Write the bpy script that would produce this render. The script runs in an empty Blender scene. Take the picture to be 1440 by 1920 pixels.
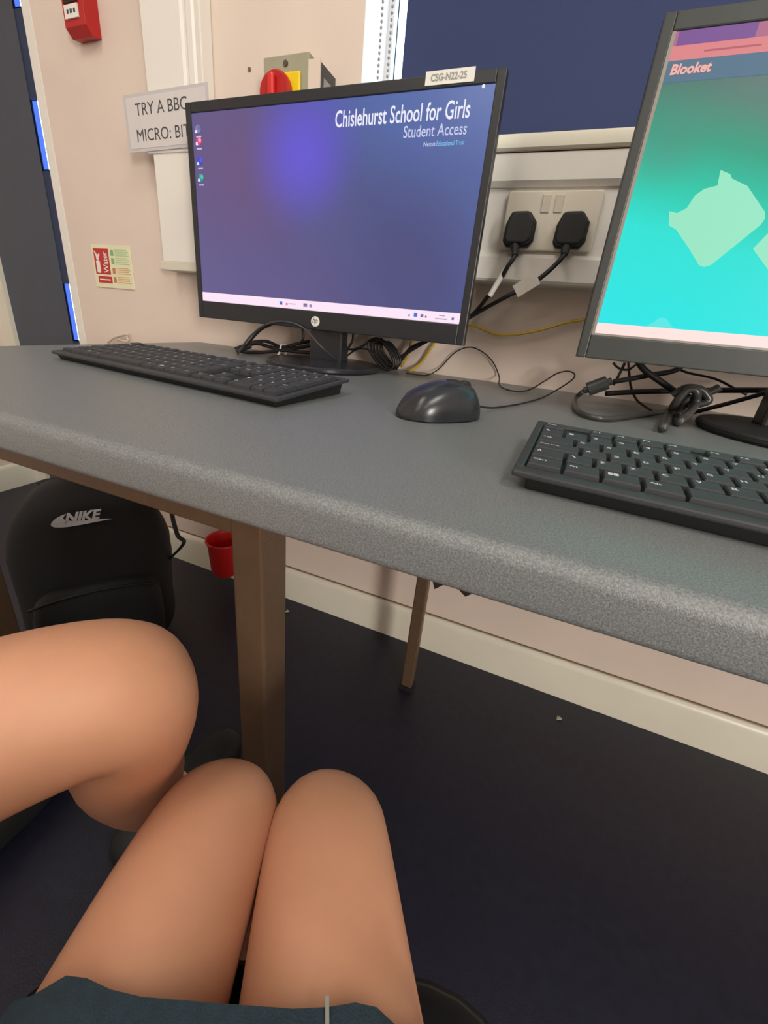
import bpy, bmesh, math, random
from mathutils import Vector, Matrix

random.seed(7)
SC = bpy.context.scene
COL = SC.collection

# ---------------------------------------------------------------- camera
cam_data = bpy.data.cameras.new('camera')
cam = bpy.data.objects.new('camera', cam_data)
COL.objects.link(cam)
cam_data.sensor_fit = 'AUTO'
cam_data.sensor_width = 36.0
cam_data.lens = 755.33 / 1920 * 36.0
cam_data.shift_x = (720 - 703.7) / 1920
cam_data.shift_y = (896.4 - 960) / 1920
cam_data.clip_start = 0.01
cam.matrix_world = Matrix((
    (0.92185, -0.21491, 0.32250, 0.861),
    (0.37756, 0.31037, -0.87242, -0.878),
    (0.08740, 0.92601, 0.36725, 0.820),
    (0, 0, 0, 1)))
SC.camera = cam

# ---------------------------------------------------------------- world, lights, exposure
SC.view_settings.view_transform = 'Standard'
SC.view_settings.look = 'None'
SC.view_settings.gamma = 1
SC.view_settings.use_curve_mapping = False
SC.view_settings.exposure = 0.0
try:
    SC.cycles.use_denoising = True
    SC.cycles.sample_clamp_indirect = 4.0
    SC.cycles.max_bounces = 8
except Exception:
    pass
world = bpy.data.worlds.new('sky')
SC.world = world
world.use_nodes = True
bgn = world.node_tree.nodes['Background']
bgn.inputs[0].default_value = (0.62, 0.80, 1.0, 1)
bgn.inputs[1].default_value = 6.0


def area(name, loc, target, sx, sy, power, col):
    l = bpy.data.lights.new(name, 'AREA')
    l.shape = 'RECTANGLE'
    l.size, l.size_y = sx, sy
    l.energy = power
    l.color = col
    o = bpy.data.objects.new(name, l)
    COL.objects.link(o)
    o.location = loc
    d = Vector(target) - Vector(loc)
    o.rotation_euler = d.to_track_quat('-Z', 'Y').to_euler()
    return o


# daylight from the big window in the right wall, low across the room
area('window_daylight', (3.35, -2.9, 1.25), (0.6, 0.0, 0.55), 0.8, 0.9, 122, (1.0, 0.93, 0.85))
PANELS = [(0.1, -1.5), (1.9, -1.5), (0.1, -3.2), (1.9, -3.2)]
for _x, _y in PANELS:
    area('ceiling_tube_light', (_x, _y, 2.56), (_x, _y, 0), 0.56, 1.16, (20 if _x > 1 else 8) if _y > -2 else 6, (1.0, 0.96, 0.90))


# ---------------------------------------------------------------- helpers
def lin(r, g, b):
    def f(c):
        c /= 255.0
        return c / 12.92 if c <= 0.04045 else ((c + 0.055) / 1.055) ** 2.4
    return (f(r), f(g), f(b), 1)


def mat(name, rgb, rough=0.5, metal=0.0, noise=0.06, nscale=40.0, bump=0.0, bscale=300.0,
        emit=0.0, spec=0.5, alpha=1.0, trans=0.0, coat=0.0):
    m = bpy.data.materials.new(name)
    m.use_nodes = True
    nt = m.node_tree
    b = nt.nodes['Principled BSDF']
    c = lin(*rgb)
    b.inputs['Roughness'].default_value = rough
    b.inputs['Metallic'].default_value = metal
    b.inputs['Specular IOR Level'].default_value = spec
    b.inputs['Coat Weight'].default_value = coat
    if trans:
        b.inputs['Transmission Weight'].default_value = trans
    if alpha < 1:
        b.inputs['Alpha'].default_value = alpha
    tc = nt.nodes.new('ShaderNodeTexCoord')
    if emit > 0:
        b.inputs['Base Color'].default_value = (0.01, 0.01, 0.01, 1)
        b.inputs['Emission Color'].default_value = c
        b.inputs['Emission Strength'].default_value = emit
        return m
    n = nt.nodes.new('ShaderNodeTexNoise')
    n.inputs['Scale'].default_value = nscale
    n.inputs['Detail'].default_value = 3
    nt.links.new(tc.outputs['Object'], n.inputs['Vector'])
    r = nt.nodes.new('ShaderNodeValToRGB')
    r.color_ramp.elements[0].position = 0.3
    r.color_ramp.elements[1].position = 0.7
    r.color_ramp.elements[0].color = (c[0] * (1 - noise), c[1] * (1 - noise), c[2] * (1 - noise), 1)
    r.color_ramp.elements[1].color = (min(1, c[0] * (1 + noise)), min(1, c[1] * (1 + noise)), min(1, c[2] * (1 + noise)), 1)
    nt.links.new(n.outputs['Fac'], r.inputs['Fac'])
    nt.links.new(r.outputs['Color'], b.inputs['Base Color'])
    if bump > 0:
        n2 = nt.nodes.new('ShaderNodeTexNoise')
        n2.inputs['Scale'].default_value = bscale
        n2.inputs['Detail'].default_value = 2
        nt.links.new(tc.outputs['Object'], n2.inputs['Vector'])
        bp = nt.nodes.new('ShaderNodeBump')
        bp.inputs['Strength'].default_value = bump
        bp.inputs['Distance'].default_value = 0.001
        nt.links.new(n2.outputs['Fac'], bp.inputs['Height'])
        nt.links.new(bp.outputs['Normal'], b.inputs['Normal'])
    return m


M = {}
M['wall'] = mat('painted_wall', (222, 206, 194), 0.75, noise=0.03, nscale=6, bump=0.15, bscale=180)
M['ceiling'] = mat('ceiling_tiles', (232, 230, 224), 0.9, noise=0.05, nscale=20)
M['floor'] = mat('navy_floor', (30, 31, 46), 0.42, noise=0.18, nscale=60, bump=0.3, bscale=400)
M['gloss_white'] = mat('white_gloss_paint', (226, 222, 206), 0.35, noise=0.03, nscale=8)
M['upvc'] = mat('white_plastic_trunking', (232, 229, 222), 0.32, noise=0.015, nscale=10)
M['upvc_shade'] = mat('cream_plastic', (212, 208, 192), 0.4, noise=0.02, nscale=10)
M['socket'] = mat('socket_plastic', (222, 216, 200), 0.3, noise=0.01)
M['black'] = mat('black_plastic', (30, 31, 34), 0.42, noise=0.08, nscale=80, bump=0.1, bscale=900)
M['black_matt'] = mat('matt_black_plastic', (24, 26, 28), 0.6, noise=0.1, nscale=90)
M['bezel'] = mat('monitor_bezel_plastic', (34, 37, 42), 0.38, noise=0.05, nscale=60)
M['bezel_grey'] = mat('dark_grey_bezel', (58, 62, 62), 0.42, noise=0.05, nscale=60)
M['silver'] = mat('silver_trim', (150, 146, 140), 0.35, metal=0.3, noise=0.03)
M['gloss_black'] = mat('glossy_black_plastic', (40, 43, 48), 0.26, noise=0.03)
M['key'] = mat('key_plastic', (55, 57, 60), 0.6, noise=0.05, nscale=120, spec=0.3)
M['case'] = mat('keyboard_case', (50, 52, 55), 0.5, noise=0.06, nscale=90)
M['case_dark'] = mat('keyboard_underside', (20, 21, 23), 0.55)
M['well'] = mat('key_well', (17, 18, 20), 0.6)
M['legend'] = mat('key_print', (205, 207, 208), 0.5, noise=0.01)
M['cable'] = mat('black_cable', (26, 25, 27), 0.45, noise=0.05)
M['cable_grey'] = mat('dark_grey_cable', (60, 60, 60), 0.32, noise=0.05)
M['yellow'] = mat('yellow_cable', (202, 168, 46), 0.4, noise=0.04)
M['cream_cable'] = mat('cream_cable', (214, 204, 184), 0.4)
M['white'] = mat('white_label', (226, 226, 220), 0.4, noise=0.02)
M['tag'] = mat('clear_plastic_tag', (205, 202, 195), 0.25, noise=0.06, nscale=120)
M['steel'] = mat('brown_powder_coated_steel', (98, 78, 60), 0.45, metal=0.15, noise=0.06, nscale=90, bump=0.2, bscale=700)
M['navy_blind'] = mat('navy_blackout_fabric', (46, 58, 98), 0.85, noise=0.05, nscale=300, bump=0.2, bscale=900)
M['door'] = mat('anthracite_door_paint', (72, 78, 90), 0.5, noise=0.04, nscale=20)
M['door_dark'] = mat('dark_blue_door_stile', (34, 52, 86), 0.5, noise=0.04, nscale=20)
M['red'] = mat('red_plastic', (178, 24, 26), 0.35, noise=0.04)
M['red_bright'] = mat('red_knob_plastic', (214, 42, 40), 0.3, noise=0.03)
M['yellow_plate'] = mat('yellow_plastic', (236, 204, 12), 0.4, noise=0.03)
M['grey_box'] = mat('grey_isolator_paint', (158, 156, 134), 0.5, noise=0.03)
M['metal'] = mat('screw_metal', (110, 102, 92), 0.35, metal=0.8)
M['print_dark'] = mat('dark_print', (66, 68, 70), 0.6, noise=0.02)
M['print_grey'] = mat('grey_print', (150, 152, 148), 0.6, noise=0.02)
M['print_white'] = mat('white_print', (232, 230, 224), 0.5, noise=0.02)
M['sign_glow'] = mat('pale_yellow_sign', (228, 226, 190), 0.5, noise=0.02)
M['sign_red'] = mat('sign_red', (190, 46, 48), 0.5, noise=0.02)
M['sign_green'] = mat('sign_green', (128, 176, 128), 0.5, noise=0.03)
M['sign_green_pale'] = mat('sign_pale_green', (178, 206, 156), 0.5, noise=0.03)
M['sign_orange'] = mat('sign_orange', (214, 174, 128), 0.5, noise=0.03)
M['sign_brown'] = mat('sign_brown', (190, 130, 96), 0.5, noise=0.03)
M['laminate'] = mat('laminated_card', (212, 208, 208), 0.22, noise=0.015, coat=0.4)
M['laminate_edge'] = mat('clear_laminate_border', (196, 194, 198), 0.15, noise=0.01, coat=0.5)
M['bag'] = mat('black_nylon', (26, 28, 31), 0.7, noise=0.12, nscale=150, bump=0.4, bscale=900)
M['bag_print'] = mat('silver_bag_print', (226, 228, 232), 0.5, noise=0.02)
M['skin'] = mat('skin', (206, 150, 118), 0.5, noise=0.04, nscale=25, bump=0.08, bscale=300)
M['skin'].node_tree.nodes['Principled BSDF'].inputs['Subsurface Weight'].default_value = 0.08
M['skirt'] = mat('dark_teal_cloth', (32, 50, 60), 0.85, noise=0.15, nscale=180, bump=0.4, bscale=900)
M['chair'] = mat('black_chair_plastic', (28, 28, 32), 0.4, noise=0.06, nscale=60)
M['paper'] = mat('paper_scrap', (176, 174, 150), 0.7)
M['diffuser'] = mat('light_diffuser', (255, 248, 232), emit=3.0)
M['alu'] = mat('light_frame', (210, 210, 208), 0.4)
M['joint'] = mat('dark_joint_line', (120, 104, 84), 0.8)


def desk_material():
    m = bpy.data.materials.new('grey_laminate')
    m.use_nodes = True
    nt = m.node_tree
    b = nt.nodes['Principled BSDF']
    tc = nt.nodes.new('ShaderNodeTexCoord')
    n = nt.nodes.new('ShaderNodeTexNoise')
    n.inputs['Scale'].default_value = 900
    n.inputs['Detail'].default_value = 2
    nt.links.new(tc.outputs['Object'], n.inputs['Vector'])
    r = nt.nodes.new('ShaderNodeValToRGB')
    r.color_ramp.elements[0].position = 0.35
    r.color_ramp.elements[1].position = 0.72
    r.color_ramp.elements[0].color = lin(98, 103, 105)
    r.color_ramp.elements[1].color = lin(132, 136, 136)
    nt.links.new(n.outputs['Fac'], r.inputs['Fac'])
    nt.links.new(r.outputs['Color'], b.inputs['Base Color'])
    v = nt.nodes.new('ShaderNodeTexNoise')
    v.inputs['Scale'].default_value = 1500
    v.inputs['Detail'].default_value = 3
    nt.links.new(tc.outputs['Object'], v.inputs['Vector'])
    bp = nt.nodes.new('ShaderNodeBump')
    bp.inputs['Strength'].default_value = 0.55
    bp.inputs['Distance'].default_value = 0.0006
    nt.links.new(v.outputs['Fac'], bp.inputs['Height'])
    nt.links.new(bp.outputs['Normal'], b.inputs['Normal'])
    b.inputs['Roughness'].default_value = 0.32
    return m


M['desk'] = desk_material()


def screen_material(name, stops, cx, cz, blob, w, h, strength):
    """lit screen picture: gradient and blobs with reflections and view-angle dimming painted in, in the panel's own coordinates"""
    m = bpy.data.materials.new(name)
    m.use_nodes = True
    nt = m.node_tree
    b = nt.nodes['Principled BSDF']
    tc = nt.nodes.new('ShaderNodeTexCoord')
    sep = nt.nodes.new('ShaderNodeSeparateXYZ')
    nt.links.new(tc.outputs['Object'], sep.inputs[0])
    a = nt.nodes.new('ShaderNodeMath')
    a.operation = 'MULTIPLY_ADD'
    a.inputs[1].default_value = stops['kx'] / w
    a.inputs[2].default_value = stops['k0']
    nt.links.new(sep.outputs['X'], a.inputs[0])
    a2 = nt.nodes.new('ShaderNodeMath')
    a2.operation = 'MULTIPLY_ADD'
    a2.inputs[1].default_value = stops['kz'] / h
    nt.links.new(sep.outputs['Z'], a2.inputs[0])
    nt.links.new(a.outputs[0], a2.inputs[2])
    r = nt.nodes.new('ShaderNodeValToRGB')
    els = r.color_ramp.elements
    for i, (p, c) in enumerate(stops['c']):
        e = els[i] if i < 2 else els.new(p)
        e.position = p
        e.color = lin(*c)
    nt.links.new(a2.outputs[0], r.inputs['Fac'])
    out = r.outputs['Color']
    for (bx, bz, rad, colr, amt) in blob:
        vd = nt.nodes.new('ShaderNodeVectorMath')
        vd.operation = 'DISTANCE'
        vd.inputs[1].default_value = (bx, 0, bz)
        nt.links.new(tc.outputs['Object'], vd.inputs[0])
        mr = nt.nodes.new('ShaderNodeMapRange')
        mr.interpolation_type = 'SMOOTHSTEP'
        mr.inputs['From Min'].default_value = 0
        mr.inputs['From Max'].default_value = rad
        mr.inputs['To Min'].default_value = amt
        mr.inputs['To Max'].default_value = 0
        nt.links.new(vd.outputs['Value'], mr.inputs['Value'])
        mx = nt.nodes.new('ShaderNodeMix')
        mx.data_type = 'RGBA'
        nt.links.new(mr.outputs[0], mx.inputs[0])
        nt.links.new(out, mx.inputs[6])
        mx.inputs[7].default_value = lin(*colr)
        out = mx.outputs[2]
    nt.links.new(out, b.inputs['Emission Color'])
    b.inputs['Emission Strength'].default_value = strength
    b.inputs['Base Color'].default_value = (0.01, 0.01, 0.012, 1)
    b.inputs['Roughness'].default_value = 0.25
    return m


def E(name, rgb, s=1.0):
    k = 'e_' + name
    if k not in M:
        M[k] = mat(name + '_pixels', rgb, emit=s)
    return M[k]


class MB:
    """collects shapes into one mesh"""
    def __init__(s):
        s.v = []
        s.f = []

    def add(s, vs, fs):
        o = len(s.v)
        s.v += [tuple(v) for v in vs]
        s.f += [tuple(i + o for i in f) for f in fs]
        return s

    def box(s, x0, x1, y0, y1, z0, z1):
        vs = [(x, y, z) for x in (x0, x1) for y in (y0, y1) for z in (z0, z1)]
        return s.add(vs, [(0, 1, 3, 2), (4, 6, 7, 5), (0, 4, 5, 1), (2, 3, 7, 6), (0, 2, 6, 4), (1, 5, 7, 3)])

    def prism(s, poly, axis, a, b):
        """closed 2-D polygon swept along an axis from a to b"""
        n = len(poly)
        def P(p, t):
            if axis == 'x': return (t, p[0], p[1])
            if axis == 'y': return (p[0], t, p[1])
            return (p[0], p[1], t)
        vs = [P(p, a) for p in poly] + [P(p, b) for p in poly]
        fs = [(i, (i + 1) % n, (i + 1) % n + n, i + n) for i in range(n)]
        return s.add(vs, fs + [tuple(range(n - 1, -1, -1)), tuple(range(n, 2 * n))])

    def lathe(s, prof, seg=32, c=(0, 0, 0), axis='z', cap=True):
        vs, fs = [], []
        for r, h in prof:
            for k in range(seg):
                a = 2 * math.pi * k / seg
                x, y = r * math.cos(a), r * math.sin(a)
                p = (x, y, h) if axis == 'z' else (x, h, y)
                vs.append((p[0] + c[0], p[1] + c[1], p[2] + c[2]))
        for j in range(len(prof) - 1):
            for k in range(seg):
                a, b = j * seg + k, j * seg + (k + 1) % seg
                fs.append((a, b, b + seg, a + seg))
        if cap:
            fs.append(tuple(range(seg - 1, -1, -1)))
            fs.append(tuple(range((len(prof) - 1) * seg, len(prof) * seg)))
        return s.add(vs, fs)

    def tube(s, pts, r, seg=8, smooth=5, flat=1.0):
        p = [Vector(q) for q in pts]
        if smooth > 1 and len(p) > 2:
            out = []
            for i in range(len(p) - 1):
                p0, p1, p2, p3 = p[max(i - 1, 0)], p[i], p[i + 1], p[min(i + 2, len(p) - 1)]
                for k in range(smooth):
                    t = k / smooth
                    out.append(0.5 * ((2 * p1) + (p2 - p0) * t + (2 * p0 - 5 * p1 + 4 * p2 - p3) * t * t + (3 * p1 - p0 - 3 * p2 + p3) * t ** 3))
            out.append(p[-1])
            p = out
        n = len(p)
        rs = r if isinstance(r, (list, tuple)) else None
        up = Vector((0, 0, 1))
        t0 = (p[1] - p[0]).normalized()
        if abs(t0.dot(up)) > 0.9: up = Vector((0, 1, 0))
        N = (up - t0 * up.dot(t0)).normalized()
        vs, fs = [], []
        for i in range(n):
            t = (p[min(i + 1, n - 1)] - p[max(i - 1, 0)])
            t = t.normalized() if t.length > 1e-9 else t0
            N = N - t * N.dot(t)
            N = N.normalized() if N.length > 1e-6 else t.orthogonal().normalized()
            B = t.cross(N)
            rr = r if rs is None else rs[0] + (rs[1] - rs[0]) * i / (n - 1)
            for k in range(seg):
                a = 2 * math.pi * k / seg
                vs.append(p[i] + (N * math.cos(a) * flat + B * math.sin(a)) * rr)
        for i in range(n - 1):
            for k in range(seg):
                a, b = i * seg + k, i * seg + (k + 1) % seg
                fs.append((a, b, b + seg, a + seg))
        fs.append(tuple(range(seg - 1, -1, -1)))
        fs.append(tuple(range((n - 1) * seg, n * seg)))
        return s.add(vs, fs)

    def build(s, name, m, parent=None, smooth=False, bevel=0.0, seg=2, world=False, angle=35):
        me = bpy.data.meshes.new(name)
        vs = s.v
        if world and parent is not None:
            r = parent
            off = Vector((0, 0, 0))
            while r is not None:
                off += r.location
                r = r.parent
            vs = [(v[0] - off.x, v[1] - off.y, v[2] - off.z) for v in vs]
        me.from_pydata(vs, [], s.f)
        me.validate()
        bm = bmesh.new()
        bm.from_mesh(me)
        bmesh.ops.recalc_face_normals(bm, faces=bm.faces)
        bm.to_mesh(me)
        bm.free()
        me.materials.append(M[m] if isinstance(m, str) else m)
        o = bpy.data.objects.new(name, me)
        COL.objects.link(o)
        if parent is not None:
            o.parent = parent
        if smooth:
            for p in me.polygons: p.use_smooth = True
            if smooth == 'auto':
                import math as _m
                bm = bmesh.new(); bm.from_mesh(me)
                for e in bm.edges:
                    if len(e.link_faces) == 2 and e.calc_face_angle(0) > _m.radians(angle): e.smooth = False
                bm.to_mesh(me); bm.free()
        if bevel > 0:
            b = o.modifiers.new('bevel', 'BEVEL')
            b.width = bevel
            b.segments = seg
            b.limit_method = 'ANGLE'
            b.angle_limit = math.radians(40)
        return o


def thing(name, label, cat, loc=(0, 0, 0), rz=0.0, group=None):
    o = bpy.data.objects.new(name, None)
    o.empty_display_size = 0.05
    COL.objects.link(o)
    o.location = loc
    o.rotation_euler = (0, 0, rz)
    o['label'] = label
    o['category'] = cat
    if group: o['group'] = group
    return o


def tag(o, label, cat, group=None):
    o['label'] = label
    o['category'] = cat
    if group: o['group'] = group
    return o


def struct(o):
    o['kind'] = 'structure'
    return o


def copy_tree(o, parent=None):
    c = o.copy()
    COL.objects.link(c)
    c.parent = parent
    for ch in list(o.children):
        copy_tree(ch, c)
    return c


_glyph = {}


def text_geo(s, bold=0.0, shear=0.0, lines=False):
    key = (s, bold, shear)
    if key not in _glyph:
        cu = bpy.data.curves.new('t', 'FONT')
        cu.body = s
        cu.offset = bold
        cu.shear = shear
        cu.resolution_u = 3
        cu.space_line = 1.5
        cu.align_x = 'CENTER'
        ob = bpy.data.objects.new('t', cu)
        me = bpy.data.meshes.new_from_object(ob)
        vs = [v.co.copy() for v in me.vertices]
        fs = [tuple(p.vertices) for p in me.polygons]
        bpy.data.objects.remove(ob)
        bpy.data.meshes.remove(me)
        bpy.data.curves.remove(cu)
        _glyph[key] = (vs, fs)
    return _glyph[key]


def add_text(mb, s, O, U, V, w, h, bold=0.0, shear=0.0):
    """text fitted to a box of w by h whose lower left corner is O; U right, V up"""
    vs, fs = text_geo(s, bold, shear)
    if not vs: return
    x0, x1 = min(v.x for v in vs), max(v.x for v in vs)
    y0, y1 = min(v.y for v in vs), max(v.y for v in vs)
    sx = w / max(x1 - x0, 1e-6)
    sy = (h / max(y1 - y0, 1e-6)) if h else sx
    O, U, V = Vector(O), Vector(U), Vector(V)
    mb.add([O + U * (v.x - x0) * sx + V * (v.y - y0) * sy for v in vs], fs)


def label_text(name, s, O, w, h, m, parent, bold=0.0, shear=0.0, U=(1, 0, 0), V=(0, 0, 1), world=True):
    mb = MB()
    add_text(mb, s, O, U, V, w, h, bold, shear)
    return mb.build(name, m, parent, world=world)


def poly_xz(mb, pts, y):
    mb.add([(p[0], y, p[1]) for p in pts], [tuple(range(len(pts)))])
    return mb


def rounded_rect(x0, x1, z0, z1, r, n=5):
    out = []
    for cx, cz, a0 in ((x1 - r, z1 - r, 0), (x0 + r, z1 - r, 90), (x0 + r, z0 + r, 180), (x1 - r, z0 + r, 270)):
        for k in range(n + 1):
            a = math.radians(a0 + 90 * k / n)
            out.append((cx + r * math.cos(a), cz + r * math.sin(a)))
    return out


def superblob(mb, c, u, v, w, p=3.0, nu=28, nv=18, warp=None):
    """rounded box (superquadric); u, v, w are half-axis vectors"""
    def sp(x, e):
        return math.copysign(abs(x) ** e, x)
    e = 2.0 / p
    c, u, v, w = Vector(c), Vector(u), Vector(v), Vector(w)
    vs, fs = [], []
    for j in range(nv + 1):
        ph = -math.pi / 2 + math.pi * j / nv
        for i in range(nu):
            th = 2 * math.pi * i / nu
            a = sp(math.cos(ph), e) * sp(math.cos(th), e)
            b = sp(math.cos(ph), e) * sp(math.sin(th), e)
            d = sp(math.sin(ph), e)
            if warp: a, b, d = warp(a, b, d)
            vs.append(c + u * a + v * b + w * d)
    for j in range(nv):
        for i in range(nu):
            fs.append((j * nu + i, j * nu + (i + 1) % nu, (j + 1) * nu + (i + 1) % nu, (j + 1) * nu + i))
    mb.add(vs, fs)
    return mb

# ================================================================ setting
struct(MB().box(-1.30, 3.5, -4.3, 0.20, -0.05, 0.0).build('floor', 'floor'))
cl = struct(MB().box(-1.30, 3.5, -4.3, 0.20, 2.6, 2.7).build('ceiling', 'ceiling'))
wb = MB()
wb.box(-0.48, 0.433, 0.0, 0.15, 0.0, 2.6)
wb.box(0.433, 3.5, 0.0, 0.15, 0.0, 1.10)
wb.box(0.433, 2.9, 0.0, 0.15, 2.25, 2.6)
wb.box(2.9, 3.5, 0.0, 0.15, 1.10, 2.6)
wb.box(-1.155, -0.48, 0.16, 0.2, 2.12, 2.6)
wall_back = struct(wb.build('wall_back', 'wall'))
# small drilled hole with a brown plug
MB().lathe([(0.004, -0.0015), (0.004, 0.0)], 12, (0.181, 0, 1.267), 'y').build('wall_plug', 'joint', wall_back)
struct(MB().box(-1.30, -1.155, -4.3, 0.15, 0.0, 2.6).build('wall_left', 'wall'))
struct(MB().box(3.4, 3.5, -4.2, 0.0, 0.0, 2.6).build('wall_right', 'wall'))
struct(MB().box(-1.155, 3.4, -4.3, -4.2, 0.0, 2.6).build('wall_rear', 'wall'))


def skirting(name, x0, x1, y, along='x'):
    prof = [(0.0, 0.0), (-0.016, 0.0), (-0.016, 0.090), (-0.013, 0.099), (-0.007, 0.104), (0.0, 0.104)]
    b = MB()
    if along == 'x':
        b.prism([(y + p[0], p[1]) for p in prof], 'x', x0, x1)
    else:
        b.prism([(y - p[0], p[1]) for p in prof], 'y', x0, x1)
    return struct(b.build(name, 'gloss_white', smooth='auto'))


bb = skirting('baseboard_back', -0.48, 3.38, 0.0)
MB().box(-0.48, 3.38, -0.003, 0.0, 0.104, 0.1065).build('dark_joint_line', 'joint', bb)
skirting('baseboard_left', -4.2, 0.15, -1.155, 'y')
struct(MB().prism([(-0.4805, -0.002), (-0.452, -0.002), (-0.452, 0.0), (-0.48, 0.0), (-0.48, 0.15), (-0.4825, 0.15), (-0.4825, 0.0)], 'z', 0.1065, 2.6)
       .build('slot_glow_strip', 'upvc'))  # pale strip painting the glow around the slots on the wall end

# ---- door in the recess at the left end of the wall: dark leaf with narrow vision slots
SL = [(0.645, 0.838), (1.168, 1.348), (1.555, 1.76)]
d = MB()
d.box(-1.09, -0.766, 0.16, 0.168, 0.0, 2.12)
d.box(-0.66, -0.44, 0.16, 0.20, 0.0, 2.12)
door = struct(d.build('door_1', 'door'))
z0 = 0.0
b = MB()
for a, c in SL + [(2.12, 2.12)]:
    b.box(-0.766, -0.66, 0.162, 0.169, z0, a)
    z0 = c
b.build('slot_stile', 'door_dark', door)
gm = bpy.data.materials.new('daylight_blue_glass')
gm.use_nodes = True
_b = gm.node_tree.nodes['Principled BSDF']
_b.inputs['Base Color'].default_value = (0.03, 0.05, 0.17, 1)  # blue cast of the daylight put into the glass colour
_b.inputs['Transmission Weight'].default_value = 1
_b.inputs['Roughness'].default_value = 0.02
_b.inputs['IOR'].default_value = 1.05
M['blue_glass'] = gm
for a, c in SL:
    MB().box(-0.766, -0.737, 0.161, 0.164, a, c).build('slot_pane', 'blue_glass', door)
    MB().box(-0.766, -0.66, 0.164, 0.168, a - 0.002, a + 0.004).build('slot_bead', 'silver', door)
MB().box(-1.16, -1.09, 0.145, 0.20, 0.0, 2.12).build('door_frame', 'gloss_white', door)

# ---- window above the trunking
w = MB()
w.box(0.433, 0.447, 0.105, 0.145, 1.10, 2.25)
w.box(2.886, 2.9, 0.105, 0.145, 1.10, 2.25)
w.box(0.447, 2.886, 0.105, 0.145, 2.22, 2.25)
w.box(0.447, 2.886, 0.105, 0.145, 1.10, 1.14)
w.box(1.64, 1.70, 0.105, 0.145, 1.14, 2.22)
win = struct(w.build('window_1', 'upvc'))
gm2 = bpy.data.materials.new('clear_glass')
gm2.use_nodes = True
_b = gm2.node_tree.nodes['Principled BSDF']
_b.inputs['Base Color'].default_value = (0.93, 0.97, 1, 1)
_b.inputs['Transmission Weight'].default_value = 1
_b.inputs['Roughness'].default_value = 0.0
_b.inputs['IOR'].default_value = 1.02
M['glass'] = gm2
MB().box(0.447, 1.64, 0.122, 0.128, 1.14, 2.22).build('window_pane', 'glass', win)
MB().box(1.70, 2.886, 0.122, 0.128, 1.14, 2.22).build('window_pane', 'glass', win)
# reveal lining, plaster painted white
MB().box(0.4325, 0.4345, 0.001, 0.105, 1.113, 2.25).build('window_reveal', 'upvc', win)

# ---- roller blind
bl = thing('roller_blind', 'dark navy roller blind pulled down over the window behind the screens', 'blind', (0.492, 0.055, 1.114))
MB().box(0.0, 2.36, 0.0, 0.002, 0.02, 1.06).build('blind_fabric', 'navy_blind', bl)
MB().box(0.0, 2.36, -0.004, 0.006, 0.002, 0.02).build('bottom_bar', 'navy_blind', bl, bevel=0.002)
MB().lathe([(0.022, -0.02), (0.022, 2.38)], 20, (0, 0, 0), 'y').build('roller', 'upvc', bl, smooth='auto')
ro = bl.children[-1]
ro.rotation_euler = (0, 0, -math.pi / 2)
ro.location = (0, 0.001, 1.075)
for k, dx in enumerate((-0.044, -0.024)):
    ch = MB()
    n = 118
    for i in range(n):
        z = 0.02 + i * 0.009
        ch.lathe([(0.0008, -0.003), (0.0028, -0.0012), (0.0028, 0.0012), (0.0008, 0.003)], 6, (dx, -0.012, z))
    ch.build('bead_chain', 'silver', bl, smooth=True)

# ---- ceiling lights
for i, (x, y) in enumerate(PANELS):
    g = thing('ceiling_light', ['ceiling light panel above the left end of the desk', 'ceiling light panel above the right end of the desk', 'ceiling light panel in the rear left of the room', 'ceiling light panel in the rear right of the room'][i], 'ceiling light', (x, y, 2.58), 0, 'ceiling light panels')
    MB().box(-0.3, 0.3, -0.6, 0.6, 0.012, 0.02).build('housing', 'alu', g)
    fr = MB()
    fr.box(-0.3, -0.285, -0.6, 0.6, -0.002, 0.012).box(0.285, 0.3, -0.6, 0.6, -0.002, 0.012)
    fr.box(-0.285, 0.285, -0.6, -0.585, -0.002, 0.012).box(-0.285, 0.285, 0.585, 0.6, -0.002, 0.012)
    fr.build('frame', 'alu', g)
    MB().box(-0.284, 0.284, -0.584, 0.584, 0.006, 0.011).build('diffuser', 'diffuser', g)

# ================================================================ wall fittings
# vertical trunking
t = thing('cable_trunking', 'white vertical cable trunking running up the wall behind the paper notice', 'trunking', (0.015, 0, 0.885))
MB().box(-0.075, 0.075, -0.034, -0.0005, 0.0, 1.71).build('trunking_base', 'upvc', t, bevel=0.003)
def tlid(z0, z1, n='lid'):
    return MB().prism([(-0.073, -0.034), (-0.067, -0.046), (-0.062, -0.050), (0.040, -0.050), (0.045, -0.046), (0.050, -0.046), (0.056, -0.050), (0.069, -0.050), (0.073, -0.046), (0.073, -0.034)], 'z', z0, z1).build(n, 'upvc', t)
tlid(0.30, 1.71)
tlid(0.020, 0.235)
MB().box(-0.074, 0.074, -0.051, -0.033, 0.0, 0.020).build('end_cap', 'upvc_shade', t, bevel=0.002)
MB().box(-0.077, 0.077, -0.053, -0.033, 0.233, 0.302).build('joint_cover', 'upvc', t, bevel=0.002)

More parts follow.
